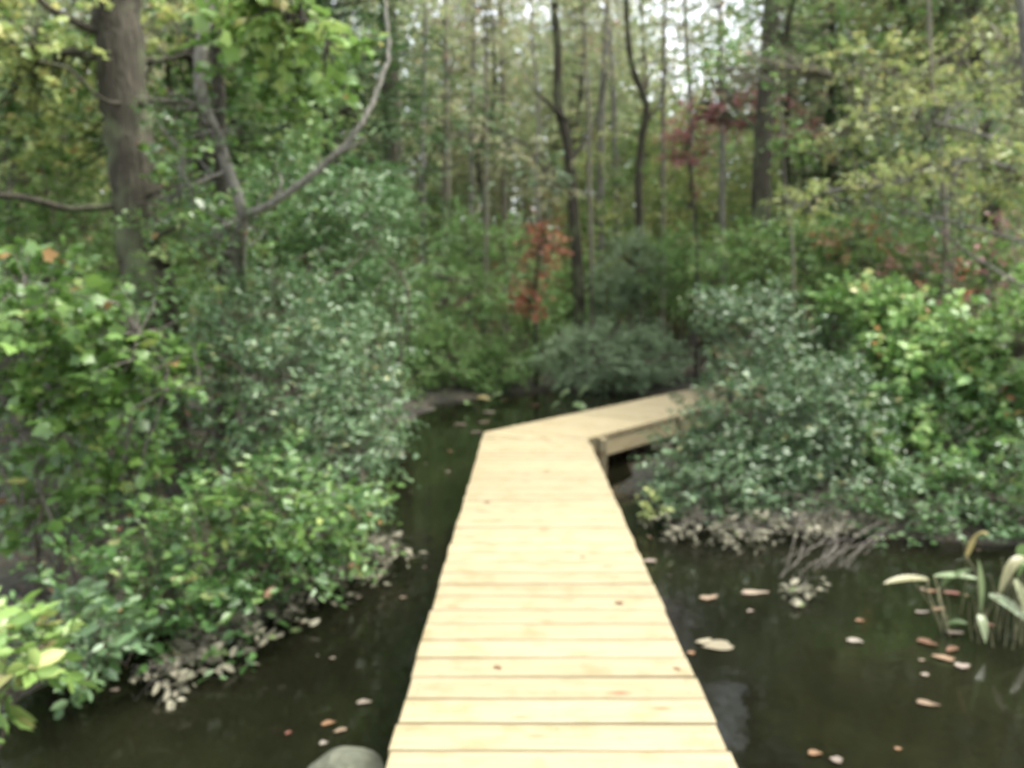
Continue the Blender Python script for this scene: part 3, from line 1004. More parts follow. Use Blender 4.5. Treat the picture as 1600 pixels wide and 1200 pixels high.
B_ = [blob(690, 560, 18.2, 85, 52, 1.3), blob(640, 590, 17.2, 50, 40, .9)]
shrub('laurel_shrub', 'wide dark green laurel shrub overhanging the far end of the creek on the left', 'shrub', base_of(B_), B_, 900, 11, .085, M['laurel_lightened'], T_OVAL, .32, 8, .018, seed=101)
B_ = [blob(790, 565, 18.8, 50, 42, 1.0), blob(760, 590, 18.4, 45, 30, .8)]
shrub('laurel_shrub', 'small green laurel shrub at the middle of the far bank', 'shrub', base_of(B_), B_, 420, 11, .08, M['laurel_lightened'], T_OVAL, .3, 6, .016, seed=102)
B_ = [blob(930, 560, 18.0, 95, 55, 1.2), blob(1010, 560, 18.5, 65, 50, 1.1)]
shrub('rounded_shrub', 'rounded blue-green shrub at the far bank behind the boardwalk bend', 'shrub', base_of(B_), B_, 1000, 11, .08, M['laurel_blue_lightened'], T_OVAL, .3, 8, .018, seed=103)
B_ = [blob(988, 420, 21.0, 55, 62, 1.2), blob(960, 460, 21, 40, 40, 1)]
shrub('upright_shrub', 'upright pale blue-green shrub above the rounded shrub', 'shrub', base_of(B_), B_, 480, 10, .09, M['laurel_blue_lightened'], T_OVAL, .35, 7, .02, seed=104)
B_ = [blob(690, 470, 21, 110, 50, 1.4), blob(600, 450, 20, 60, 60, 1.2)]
shrub('understory_thicket', 'mid green thicket above the dark laurel on the far bank', 'shrub', base_of(B_), B_, 800, 10, .09, M['laurel_lightened'], T_OVAL, .35, 8, .02, seed=105)
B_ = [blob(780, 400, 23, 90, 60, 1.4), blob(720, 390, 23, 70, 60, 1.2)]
shrub('understory_thicket', 'looser green thicket behind the orange-red sapling', 'shrub', base_of(B_), B_, 460, 10, .11, M['laurel_lightened'], T_OVAL, .4, 8, .02, seed=106)
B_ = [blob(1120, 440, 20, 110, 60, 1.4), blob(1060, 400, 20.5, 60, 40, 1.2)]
shrub('understory_thicket', 'bright green thicket between the far trunks right of the bend', 'shrub', base_of(B_), B_, 560, 10, .10, M['laurel_lightened'], T_OVAL, .4, 8, .02, seed=107)
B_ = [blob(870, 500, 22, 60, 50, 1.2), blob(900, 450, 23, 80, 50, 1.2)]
shrub('understory_thicket', 'dark green thicket at the foot of the crooked dark trunk', 'shrub', base_of(B_), B_, 420, 10, .10, M['laurel_lightened'], T_OVAL, .4, 7, .02, seed=108)

# ------------------------------------------------------------ left bank
# the big trunk
P, a, b_ = trunk_px([(238, 470), (225, 400), (212, 300), (200, 200), (188, 100), (182, 0), (172, -140), (165, -300)], 8.6, 38, 33)
Yb = 8.6
tree('big_trunked_tree', 'thick dark furrowed trunk with broken side limbs on the left bank', P, a, b_, M['bark'],
     [([at(190, 85, Yb), at(130, 85, Yb - .2), at(60, 70, Yb - .4)], .065, .03),
      ([at(185, 60, Yb), at(120, 35, Yb - .3), at(60, 0, Yb - .5), at(10, -50, Yb - .6)], .05, .02),
      ([at(205, 160, Yb), at(160, 155, Yb - .5), at(110, 110, Yb - .8), at(60, 95, Yb - 1)], .022, .01),
      ([at(205, 165, Yb), at(250, 160, Yb - .3), at(300, 158, Yb - .5)], .035, .012),
      ([at(200, 95, Yb), at(240, 95, Yb + .2), at(290, 85, Yb + .3)], .05, .02),
      ([at(215, 320, Yb), at(110, 325, Yb - .4), at(30, 308, Yb - .6), at(-60, 300, Yb - .8)], .04, .024),
      ([at(225, 385, Yb), at(255, 365, Yb - .6), at(285, 348, Yb - .9)], .035, .02),
      ([at(220, 310, Yb), at(260, 295, Yb - .4), at(325, 272, Yb - .8)], .025, .008)],
     [([blob(40, 50, 8.4, 110, 90, .8), blob(70, 220, 9.6, 110, 80, .8), blob(330, 40, 9.6, 110, 60, .5)], 260, 9, .085, M['yellow'], T_MAPLE, .35),
      ([blob(80, 140, 10.2, 150, 130, .9), blob(300, 250, 8.2, 50, 70, .4), blob(340, 120, 9.8, 90, 80, .6), blob(330, 330, 7.9, 40, 40, .3)], 280, 9, .09, M['maple'], T_MAPLE, .35)], seed=201, sides=14)
P, a, b_ = trunk_px([(350, 420), (335, 300), (318, 180), (322, 80), (330, 0), (335, -150)], 10.5, 22, 17)
tree('second_trunk_tree', 'dark trunk half hidden behind the pale crooked stem on the left', P, a, b_, M['bark_dark'],
     [([at(330, 60, 10.5), at(380, 30, 10.2), at(430, 30, 10)], .04, .015)],
     [([blob(440, 130, 10.6, 110, 110, 1.2), blob(380, 240, 10.6, 90, 90, 1.0)], 330, 9, .085, M['forest_green'], T_OVAL, .35)], seed=202)
P, a, b_ = trunk_px([(28, 420), (22, 300), (18, 220), (12, 130), (5, 20), (0, -100)], 12, 15, 12)
tree('left_edge_tree', 'dark slim trunk at the far left edge', P, a, b_, M['bark_dark'], [],
     [([blob(40, 330, 12, 120, 90, 1.2), blob(110, 130, 12.5, 100, 120, 1.2)], 260, 9, .10, M['maple'], T_OVAL, .4)], seed=203)
P, a, b_ = trunk_px([(72, 420), (68, 330), (66, 250), (70, 190)], 11, 7, 4)
tree('small_dark_tree', 'thin dark stem between the far left trunk and the thick trunk', P, a, b_, M['bark_dark'], [],
     [([blob(80, 180, 11, 60, 60, .7)], 60, 9, .09, M['yellow'], T_OVAL, .35)], seed=204)
# pale crooked stem with its long curved limb
Ys = 6.6
P = [at(392, 640, 9.4)] ; P[0].z = gh(P[0].x, P[0].y) - .1
P += [at(384, 520, 9.0), at(378, 440, 8.0), at(376, 392, 7.0)] + [at(u, v, Ys) for u, v in [ (378, 335), (358, 270), (340, 215), (318, 160), (312, 110), (318, 50), (326, -10), (330, -120)]]
tree('pale_crooked_tree', 'pale grey crooked stem with a long curved side limb over the left bank', P, .042, .05, M['bark_pale'],
     [([at(377, 338, Ys), at(430, 315, Ys - .1), at(480, 280, Ys - .2), at(520, 245, Ys - .2), at(560, 200, Ys - .2), at(590, 140, Ys - .1), at(606, 80, Ys), at(602, 10, Ys + .1), at(590, -70, Ys + .2)], .033, .012),
      ([at(520, 246, Ys - .2), at(545, 232, Ys - .3), at(572, 217, Ys - .4)], .018, .008),
      ([at(355, 265, Ys), at(320, 280, Ys - .2), at(285, 290, Ys - .3)], .013, .005),
      ([at(425, 318, Ys - .1), at(440, 290, Ys - .1), at(438, 270, Ys)], .012, .005)],
     [([blob(330, 330, 6.7, 110, 60, .5), blob(300, 200, 6.4, 70, 60, .4)], 90, 8, .06, M['glossy'], T_OVAL, .25)], seed=205)
# cedars
place(PE, -3.0, 13.4, .4, 1.25, 'tall dark cedar rising behind the curved pale limb', 'cedars on the left bank')
place(PE, -4.2, 12.2, 2.4, 1.1, 'dark cedar behind the pale crooked stem', 'cedars on the left bank')
place(PE, 6.9, 19.5, 1.4, .95, 'tall dark cedar right of the tall dark trunk', 'cedars on the right bank')
place(PE, 5.3, 14.6, 3.4, .38, 'low young cedar behind the vine-covered shrub', 'cedars on the right bank')
place(PE, 7.4, 14.9, 5, .42, 'second low young cedar, farther right behind the vines', 'cedars on the right bank')

# overhanging maple spray, upper left, nearer than the trunks
Yo = 7.4
p0 = at(352, 560, 8.6); p0.z = gh(p0.x, p0.y) - .1
tree('overhanging_maple', 'young maple whose light green leaves hang into the top left', [p0, at(350, 420, 8.5), at(345, 250, 8.2), at(340, 100, 7.8), at(335, -40, Yo), at(345, -160, 7.0)], .075, .04, M['bark_dark'],
     [([at(336, -60, Yo), at(400, -60, 6.4), at(460, 10, 5.7), at(510, 60, 5.4)], .03, .008),
      ([at(338, 0, Yo), at(370, -20, 6.8), at(410, 20, 6.2)], .02, .006)],
     [([blob(450, 30, 5.7, 80, 45, .4), blob(515, 70, 5.4, 35, 45, .25), blob(400, 10, 6.0, 70, 35, .4)], 62, 9, .10, M['near_bright'], T_MAPLE, .3),
      ([blob(420, 90, 6.6, 80, 50, .4), blob(480, 120, 7.0, 60, 40, .4)], 50, 9, .085, M['maple'], T_MAPLE, .3)], seed=210)

Yr = 12.0
tree('yellow_leaved_tree', 'second airy tree with pale yellow leaves high beside the right edge tree', [Vector((at(1480, 480, Yr).x, Yr, .2)), at(1478, 400, Yr), at(1470, 260, Yr), at(1455, 120, Yr), at(1450, -60, Yr)], .05, .025, M['bark_far'],
     [([at(1460, 150, Yr), at(1380, 110, Yr), at(1300, 120, Yr)], .018, .005), ([at(1456, 100, Yr), at(1540, 60, Yr), at(1600, 70, Yr)], .018, .005)],
     [([blob(1360, 90, Yr, 110, 30, .8), blob(1540, 60, Yr, 90, 40, .8), blob(1460, 130, Yr, 90, 25, .7), blob(1580, 150, Yr, 60, 40, .8)], 190, 9, .075, M['yellow'], T_OVAL, .3),
      ([blob(1450, 200, Yr, 120, 40, .8), blob(1150, 90, 13, 70, 30, .8)], 110, 9, .08, M['vine'], T_OVAL, .3)], seed=325)
# bright sapling
B_ = [blob(60, 540, 5.0, 120, 80, .5), blob(160, 520, 5.0, 90, 55, .4), blob(70, 640, 5.0, 90, 50, .4), blob(230, 590, 5.0, 60, 40, .3), blob(40, 450, 5.6, 110, 60, .5)]
b0 = at(130, 900, 5.3); b0.z = gh(b0.x, b0.y)
shrub('maple_sapling', 'bright green maple sapling with broad lobed leaves at the left edge', 'sapling', b0, B_, 230, 10, .082, M['maple'], T_MAPLE, .32, 6, .018, leaf_parts=220, seed=211, twig_mat='twig_grey')
B_ = [blob(120, 760, 5.3, 120, 50, .4), blob(140, 710, 5.1, 100, 35, .4)]
shrub('shaded_maple_sapling', 'shaded maple sapling with yellowing leaves below the bright one', 'sapling', (b0.x - .2, b0.y - .1, b0.z), B_, 60, 9, .085, M['maple'], T_MAPLE, .3, 4, .014, leaf_parts=90, seed=212, twig_mat='twig')
# dark understory filling the left mass
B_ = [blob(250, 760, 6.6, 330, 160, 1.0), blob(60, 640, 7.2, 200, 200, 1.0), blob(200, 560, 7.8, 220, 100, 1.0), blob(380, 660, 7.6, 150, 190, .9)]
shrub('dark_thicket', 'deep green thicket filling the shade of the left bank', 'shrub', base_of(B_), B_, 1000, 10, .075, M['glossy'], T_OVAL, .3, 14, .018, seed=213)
B_ = [blob(120, 420, 9.6, 220, 130, 1.2), blob(360, 400, 9.0, 160, 120, 1.0), blob(30, 250, 10, 120, 130, 1.2)]
shrub('mid_green_thicket', 'mid green leafy thicket around the foot of the thick trunk', 'shrub', base_of(B_), B_, 1300, 10, .075, M['forest_green'], T_OVAL, .32, 12, .02, seed=214)
# silvery glossy shrub right part of left mass
B_ = [blob(470, 600, 7.0, 130, 120, .9), blob(520, 700, 6.8, 110, 120, .8), blob(560, 560, 7.6, 70, 90, .8), blob(420, 500, 7.6, 120, 90, .8), blob(590, 640, 7.4, 45, 70, .5)]
shrub('glossy_holly_shrub', 'silvery green small-leaved shrub leaning over the left side of the creek', 'shrub', base_of(B_, -.3), B_, 1300, 11, .052, M['inkberry'], T_OVAL, .26, 14, .016, leaf_parts=180, seed=215)
B_ = [blob(500, 430, 9.0, 120, 80, .9), blob(560, 330, 9.4, 90, 70, .9), blob(600, 460, 10, 60, 90, .8), blob(470, 310, 8.8, 80, 60, .7)]
shrub('tall_holly_shrub', 'tall pale green shrub under the curved pale limb', 'shrub', base_of(B_), B_, 1100, 11, .06, M['laurel'], T_OVAL, .3, 12, .02, seed=216)
# front glossy bush with larger leaves over the water
B_ = [blob(330, 860, 5.0, 190, 90, .6), blob(430, 800, 5.3, 130, 90, .5), blob(200, 930, 4.6, 150, 80, .5), blob(500, 850, 5.6, 90, 70, .4), blob(100, 1000, 4.3, 100, 60, .35), blob(300, 950, 4.7, 120, 50, .4)]
shrub('sweetspire_shrub', 'dark green oval-leaved shrub drooping over the water on the left', 'shrub', (on(250, 1010)[0] - .3, on(250, 1010)[1] + .3, .1), B_, 420, 10, .075, M['glossy'], T_OVAL, .28, 12, .014, leaf_parts=280, seed=217)
B_ = [blob(420, 780, 4.9, 110, 50, .3), blob(480, 830, 5.0, 70, 40, .3), blob(330, 830, 4.7, 60, 40, .25), blob(560, 800, 5.6, 50, 60, .3)]
shrub('light_leaved_shrub', 'light green shrub sprays in front of the silvery left shrub', 'shrub', (on(400, 950)[0], on(400, 950)[1] + .4, .1), B_, 90, 9, .07, M['maple'], T_OVAL, .28, 6, .01, leaf_parts=220, seed=218)
# nearest bright leaves, bottom left
B_ = [blob(10, 1040, 3.15, 70, 75, .22), blob(50, 1010, 3.2, 40, 40, .15), blob(-60, 1050, 3.1, 80, 80, .25)]
shrub('near_branch_shrub', 'nearest bush with large yellow-green pointed leaves at the bottom left corner', 'shrub', (-2.6, 3.0, gh(-2.6, 3.0)), B_, 26, 8, .105, M['near_bright'], T_LANCE if False else T_OVAL, .2, 5, .012, leaf_parts=150, seed=219, flat=.3)
B_ = [blob(145, 1020, 3.9, 45, 40, .2), blob(110, 980, 4.0, 60, 40, .2)]
shrub('drooping_shrub', 'small blue-green drooping bush beside the nearest yellow-green bush', 'shrub', (on(130, 1060)[0] - .2, on(130, 1060)[1] + .25, .05), B_, 34, 9, .09, M['laurel_blue'], T_OVAL, .22, 4, .01, leaf_parts=120, seed=220, flat=.2)
# silt-coated low twigs along the left waterline
for i, (bl, lab) in enumerate([
        ([blob(350, 990, 4.7, 50, 28, .18), blob(310, 1010, 4.6, 30, 20, .12)], 'pale silt-coated low twigs jutting out furthest at the left waterline'),
        ([blob(540, 905, 5.8, 55, 32, .2), blob(600, 860, 6.2, 28, 30, .15)], 'silt-coated low leaves under the silvery left shrub'),
        ([blob(450, 940, 5.3, 50, 22, .2)], 'short row of silt-coated leaves between the two larger silty clumps'),
        ([blob(250, 1060, 4.2, 28, 18, .1), blob(275, 1040, 4.3, 22, 15, .1)], 'silt-coated twig dipping into the water nearest the bottom left')]):
    c = bl[0]
    shrub('silty_shrub', lab, 'shrub', (c[0] - .25, c[1] + .3, .02), bl, 46 if i < 2 else 16, 8, .072, M['silt'], T_OVAL, .22, 4, .008, leaf_parts=60, seed=230 + i, twig_mat='twig_grey', min_z=.01, flat=.3, droop=.6)

# ------------------------------------------------------------ right bank
B_ = [blob(1190, 640, 8.6, 122, 95, .8), blob(1180, 520, 9.0, 72, 60, .6), blob(1280, 640, 8.8, 100, 90, .8), blob(1150, 740, 8.2, 120, 90, .8), blob(1280, 770, 8.2, 110, 90, .7), blob(1075, 790, 7.8, 60, 60, .5), blob(1120, 480, 9.2, 35, 30, .4), blob(1210, 470, 9.2, 30, 25, .4)]
shrub('silvery_shrub', 'large silvery green small-leaved shrub right of the boardwalk, bigger of its kind', 'shrub', (on(1200, 850)[0], 8.6, .2), B_, 2200, 11, .058, M['inkberry'], T_OVAL, .25, 18, .016, leaf_parts=250, seed=301)
B_ = [blob(1060, 720, 8.0, 50, 45, .4), blob(1060, 810, 7.6, 50, 35, .4), blob(1200, 820, 7.5, 120, 40, .4), blob(1110, 760, 7.5, 70, 50, .3)]
shrub('sweetspire_shrub', 'low bluish green leafy shrub at the foot of the silvery right shrub', 'shrub', (on(1100, 860)[0], 7.9, .15), B_, 260, 10, .065, M['laurel_blue'], T_OVAL, .25, 8, .012, leaf_parts=160, seed=302)
B_ = [blob(1020, 800, 7.3, 14, 34, .15)]
shrub('yellowing_shrub', 'small yellowing sprig beside the right deck edge', 'shrub', (on(1020, 850)[0] + .05, 7.4, .05), B_, 14, 7, .06, M['yellow'], T_OVAL, .2, 2, .008, leaf_parts=40, seed=303)
for i, (bl, lab) in enumerate([
        ([blob(1110, 848, 7.1, 70, 38, .3), blob(1170, 858, 6.9, 45, 34, .25), blob(1050, 825, 7.3, 35, 34, .2)], 'broad band of silt-coated leaves hanging at the waterline beside the deck'),
        ([blob(1240, 845, 7.1, 45, 34, .25), blob(1310, 835, 7.2, 40, 26, .2)], 'silt-coated leaves at the waterline below the bare grey twigs'),
        ([blob(1400, 850, 7.3, 60, 20, .25)], 'silt-coated leaves at the waterline left of the lance-leaved plants')]):
    c = bl[0]
    shrub('silty_shrub', lab, 'shrub', (c[0] + .1, c[1] + .3, .05), bl, 56, 8, .068, M['silt'], T_OVAL, .22, 5, .009, leaf_parts=90, seed=310 + i, twig_mat='twig_grey', min_z=.01, flat=.3, droop=.5)
B_ = [blob(1350, 470, 10.2, 70, 30, .6), blob(1430, 520, 9.8, 90, 60, .7), blob(1390, 600, 9.4, 60, 90, .6), blob(1470, 580, 9.4, 80, 50, .6), blob(1520, 570, 9.2, 60, 60, .6), blob(1420, 710, 8.6, 60, 70, .5), blob(1450, 770, 7.9, 50, 45, .4), blob(1530, 740, 7.6, 60, 50, .3), blob(1560, 620, 8.8, 50, 60, .5)]
shrub('vine_covered_shrub', 'shrub smothered in bright yellow-green vine leaves on the right bank', 'shrub', base_of(B_), B_, 760, 9, .085, M['vine'], T_HEART, .32, 12, .02, leaf_parts=260, seed=304)
B_ = [blob(1500, 650, 9.0, 130, 100, .8), blob(1560, 760, 8.4, 110, 110, .8), blob(1430, 640, 10, 120, 120, .8), blob(1330, 560, 10.4, 110, 90, .8)]
shrub('deep_green_shrub', 'deep green shrub beneath the vine leaves at the right', 'shrub', base_of(B_), B_, 1300, 10, .065, M['laurel'], T_OVAL, .3, 12, .018, seed=305)
B_ = [blob(1450, 770, 7.4, 80, 45, .35), blob(1500, 820, 7.0, 80, 40, .3), blob(1540, 770, 7.4, 60, 50, .4), blob(1400, 820, 7.1, 60, 40, .3)]
shrub('pale_leaved_shrub', 'leafy mid green shrub low above the pool at the right', 'shrub', (on(1480, 860)[0], 7.9, .1), B_, 320, 9, .065, M['laurel'], T_OVAL, .25, 8, .012, leaf_parts=220, seed=306)
B_ = [blob(1570, 850, 6.9, 90, 60, .4), blob(1620, 760, 7.2, 60, 90, .4)]
shrub('edge_shrub', 'dark green low shrub behind the tall water plant at the right edge', 'shrub', (on(1580, 880)[0], 7.4, .1), B_, 260, 10, .06, M['laurel'], T_OVAL, .25, 8, .012, leaf_parts=60, seed=308)
B_ = [blob(1330, 820, 7.5, 80, 40, .35), blob(1400, 780, 7.9, 50, 50, .4)]
shrub('mid_green_shrub', 'mid green shrub filling the gap between silvery shrub and pale-leaved shrub', 'shrub', (on(1330, 850)[0], 7.9, .1), B_, 380, 10, .055, M['laurel'], T_OVAL, .25, 8, .012, leaf_parts=60, seed=309)
B_ = [blob(1600, 540, 8.6, 50, 110, .6), blob(1610, 700, 8.4, 70, 100, .6)]
shrub('edge_shrub', 'green leafy shrub cut by the right edge of the picture', 'shrub', base_of(B_), B_, 260, 10, .08, M['vine'], T_HEART, .3, 6, .016, leaf_parts=100, seed=307)
# airy yellow-green branches upper right
Yr = 10.5
tree('yellow_leaved_tree', 'airy tree with level yellow-green branches reaching in from the right', [Vector((at(1640, 480, Yr).x, Yr, .2)), at(1650, 520, Yr), at(1640, 380, Yr), at(1620, 240, Yr), at(1600, 60, Yr), at(1590, -100, Yr)], .10, .05, M['bark_pale'],
     [([at(1640, 300, Yr), at(1530, 250, Yr - .2), at(1400, 285, Yr - .3), at(1290, 300, Yr - .3), at(1235, 330, Yr - .3)], .03, .008),
      ([at(1640, 390, Yr), at(1500, 350, Yr), at(1390, 325, Yr), at(1310, 310, Yr)], .025, .006),
      ([at(1620, 240, Yr), at(1500, 200, Yr + .3), at(1390, 180, Yr + .4), at(1320, 200, Yr + .4)], .025, .006),
      ([at(1640, 470, Yr), at(1520, 400, Yr), at(1440, 330, Yr), at(1420, 280, Yr)], .022, .006)],
     [([blob(1300, 300, Yr - .3, 90, 18, .5), blob(1420, 270, Yr - .3, 90, 16, .5), blob(1540, 240, Yr - .3, 90, 18, .5), blob(1250, 330, Yr - .3, 45, 15, .4), blob(1580, 290, Yr, 50, 30, .5)], 190, 9, .07, M['yellow'], T_OVAL, .3),
      ([blob(1370, 170, Yr + .4, 90, 35, .6), blob(1440, 150, Yr + .4, 70, 18, .5), blob(1330, 210, Yr + .3, 60, 25, .5)], 130, 9, .07, M['yellow'], T_OVAL, .3),
      ([blob(1450, 330, Yr, 150, 40, .6), blob(1400, 220, Yr + .4, 120, 30, .5), blob(1560, 160, Yr + .6, 80, 60, .6)], 110, 8, .065, M['laurel_blue'], T_OVAL, .3)], seed=320)
tree('light_leaved_sapling', 'slim sapling with pale green leaves above the silvery right shrub', [Vector((at(1235, 480, 12).x, 12, .2)), at(1240, 420, 12), at(1228, 300, 12), at(1222, 200, 12), at(1212, 130, 12)], .022, .008, M['bark_far'],
     [([at(1225, 230, 12), at(1260, 240, 11.9), at(1300, 245, 11.9)], .008, .003)],
     [([blob(1216, 150, 12, 18, 32, .3), blob(1250, 230, 12, 60, 22, .4), blob(1225, 200, 12, 30, 25, .3), blob(1100, 110, 12.5, 40, 22, .4)], 64, 8, .085, M['vine'], T_OVAL, .25)], seed=321)
B_ = [blob(1270, 400, 13.5, 110, 60, 1.0), blob(1380, 380, 13.5, 110, 60, 1.0), blob(1150, 400, 14.5, 70, 50, .8), blob(1500, 420, 12.5, 130, 60, .9)]
shrub('shaded_thicket', 'dusky green thicket behind the vine-covered shrub', 'shrub', base_of(B_), B_, 1000, 10, .085, M['forest_green'], T_OVAL, .35, 12, .02, seed=322)
B_ = [blob(1480, 430, 11.5, 110, 60, .6), blob(1560, 400, 11.5, 70, 80, .6)]
shrub('rusty_shrub', 'thin shrub with rusty pink leaves and grey twigs at the right', 'shrub', base_of(B_), B_, 70, 8, .07, M['red'], T_OVAL, .3, 12, .016, seed=323, twig_mat='twig_grey')
B_ = [blob(1470, 470, 11.0, 60, 50, .5), blob(1340, 370, 12.5, 60, 30, .5)]
shrub('orange_shrub', 'small shrub with a few orange-brown leaves above the vines', 'shrub', base_of(B_), B_, 40, 8, .08, M['orange'], T_OVAL, .3, 6, .012, seed=324)
for i, (x, y, k_) in enumerate([(8.2, 16.5, 'B'), (9.5, 18.5, 'A'), (7.6, 19, 'A2'), (10.6, 17, 'A'), (5.8, 19.5, 'G'), (6.9, 13.2, 'C2'), (8.2, 13.6, 'C'), (9.2, 14.6, 'A2'), (-9.0, 16, 'B'), (-7.2, 18, 'A'), (-5.6, 16.4, 'A2'), (-10.5, 19, 'A'), (-7.8, 14, 'C'), (-6.2, 13.4, 'C2'), (-9.2, 12.6, 'C'), (-4.6, 18.4, 'G'), (-3.2, 17.8, 'C')]):
    forest(k_, x, y, .9)

groups = {}
for o in list(scn.objects):
    if o.parent is None and o.get('group') and o.type == 'EMPTY':
        groups.setdefault(o['label'], []).append(o)
ORD = ['leftmost', 'second leftmost', 'third leftmost', 'fourth leftmost', 'fifth leftmost', 'sixth leftmost', 'seventh leftmost', 'eighth leftmost', 'ninth leftmost', 'tenth leftmost', 'eleventh leftmost', 'twelfth leftmost', 'thirteenth leftmost', 'fourteenth leftmost', 'fifteenth leftmost', 'sixteenth leftmost', 'seventeenth leftmost', 'eighteenth leftmost']
for lb, os_ in groups.items():
    if len(os_) > 1:
        os_.sort(key=lambda o: o.location.x / o.location.y)
        for i, o in enumerate(os_):
            o['label'] = lb.replace('some way behind', 'well behind') + ', ' + ('rightmost' if i == len(os_) - 1 else ORD[min(i, 17)])

# ------------------------------------------------------------ bare twigs, water plants
tw = empty('bare_branch', on(1290, 905), 'bare grey twigs dipping into the pool under the right bank', 'branch')
r = np.random.default_rng(9)
bb = np.array(tw.location)
for i in range(15):
    u0 = r.uniform(1190, 1330); v0 = r.uniform(880, 912)
    a0 = np.array(on(u0, v0)) - [0, 0, .03]
    e = np.array(at(u0 + r.uniform(20, 130), v0 - r.uniform(25, 85), a0[1] + r.uniform(.3, .8)))
    e[2] = max(e[2], .10)
    side = a0 + (e - a0) * .5 + np.array([r.normal(0, .05), r.normal(0, .05), r.uniform(-.05, .04)])
    pa = smooth_path([a0, side, e], 5, .005, r)
    V, F = tube(pa - bb, np.linspace(.002, .0045, len(pa)), 4)
    obj('twig', mesh_np('twig', V, F, M['twig_grey'], True), tw)


def blade(name, p, q, width, mat, parent, b, sag=.12, tint=.4, fold=.25):
    """a lance leaf from p to q with a folded midrib and a sagging tip"""
    p = np.array(p, float); q = np.array(q, float)
    n = 9
    t = np.linspace(0, 1, n)
    L = np.linalg.norm(q - p)
    c = p + (q - p) * t[:, None]
    c[:, 2] += sag * L * (np.sin(PI * t))
    d = norm(np.gradient(c, axis=0))
    s = norm(np.cross(d, np.array([0, -.35, 1.0])))
    nn_ = np.cross(s, d)
    w_ = width * np.sin(PI * np.clip(t * .92 + .06, 0, 1)) ** .75 * (1 - .25 * t)
    w_[-1] = .001
    V = np.concatenate([c - s * w_[:, None] + nn_ * (w_ * fold)[:, None], c, c + s * w_[:, None] + nn_ * (w_ * fold)[:, None]])
    F = []
    for i in range(n - 1):
        F += [[i, i + 1, n + i + 1, n + i], [n + i, n + i + 1, 2 * n + i + 1, 2 * n + i]]
    me = mesh_np(name, V - b, np.array(F), mat, True, np.full(len(V), tint))
    return obj(name, me, parent)


def stalk(parent, b, pts, r0=.0045, mat=None, name='stalk'):
    pa = smooth_path(pts, 5)
    V, F = tube(pa - b, np.linspace(r0, r0 * .6, len(pa)), 5)
    return obj(name, mesh_np(name, V, F, mat or M['pale_stem'], True), parent)


M['pale_stem'] = bark_mat('pale_stem', (.10, .10, .05), (.20, .18, .11), 14, .2)


def water_plant(label, base_px, leaves, name='arrow_arum', extra_stalks=()):
    b = on(*base_px)
    root = empty(name, b, label, 'water plant')
    bb = np.array(b)
    for (p_, q_, wd, dy, ti, sag) in leaves:
        P0 = at(*p_, b.y + dy); Q0 = at(*q_, b.y + dy - .1)
        P0.z = max(P0.z, .03); Q0.z = max(Q0.z, .02)
        stalk(root, bb, [np.array(b) + np.array([r.normal(0, .04), r.normal(0, .04), -.05]), (np.array(b) + np.array(P0)) / 2 + np.array([r.normal(0, .03), 0, .08]), np.array(P0)])
        blade('leaf', P0, Q0, wd, M['pale'], root, bb, sag, ti)
    for (p_, q_) in extra_stalks:
        A = on(*p_); A.z = -.03
        Q0 = at(*q_, A.y - .05)
        stalk(root, bb, [np.array(A), (np.array(A) + np.array(Q0)) / 2 + np.array([r.normal(0, .02), 0, .02]), np.array(Q0)], .0032)
    return root


water_plant('tall pale arrow-leaved water plant with a broad upright blade near the right edge', (1535, 985),
            [((1530, 955), (1528, 872), .10, .0, .5, .03), ((1545, 930), (1620, 985), .06, -.1, .5, .08), ((1510, 870), (1545, 835), .03, .1, .95, .3), ((1590, 900), (1600, 850), .05, .1, .2, .1)],
            extra_stalks=[((1560, 990), (1565, 870)), ((1585, 1000), (1600, 900)), ((1530, 1005), (1520, 930)), ((1500, 960), (1505, 840))])
water_plant('sprawling lance-leaved water plant with yellowing leaves lying on the pool', (1480, 990),
            [((1450, 905), (1380, 912), .035, .35, .9, .05), ((1460, 900), (1530, 905), .035, .4, .5, .05), ((1470, 915), (1520, 890), .03, .4, .3, .1), ((1478, 975), (1512, 975), .03, 0, .3, .1)],
            extra_stalks=[((1475, 990), (1425, 905)), ((1482, 985), (1470, 900))])
water_plant('thin-stalked water plant with curled pale stalks left of the tall arrow-leaved one', (1540, 1010),
            [((1530, 960), (1540, 1005), .03, .0, .6, .2)], extra_stalks=[((1520, 1000), (1515, 940)), ((1550, 1010), (1560, 930)), ((1595, 1010), (1590, 940))])
water_plant('small water plant with two round pale leaves behind the boardwalk', (888, 650),
            [((875, 625), (890, 612), .16, 0, .5, .1), ((905, 622), (920, 606), .17, 0, .4, .1), ((895, 632), (915, 640), .12, -.1, .1, .1), ((860, 640), (875, 630), .09, 0, .4, .1)], 'broad_leaved_arum')
water_plant('small water plant with one bright green leaf at the head of the creek', (745, 640),
            [((735, 630), (728, 632), .12, 0, .1, .1), ((765, 625), (785, 615), .09, .1, .3, .1), ((745, 622), (765, 625), .08, .1, .95, .1)], 'lance_leaved_arum')

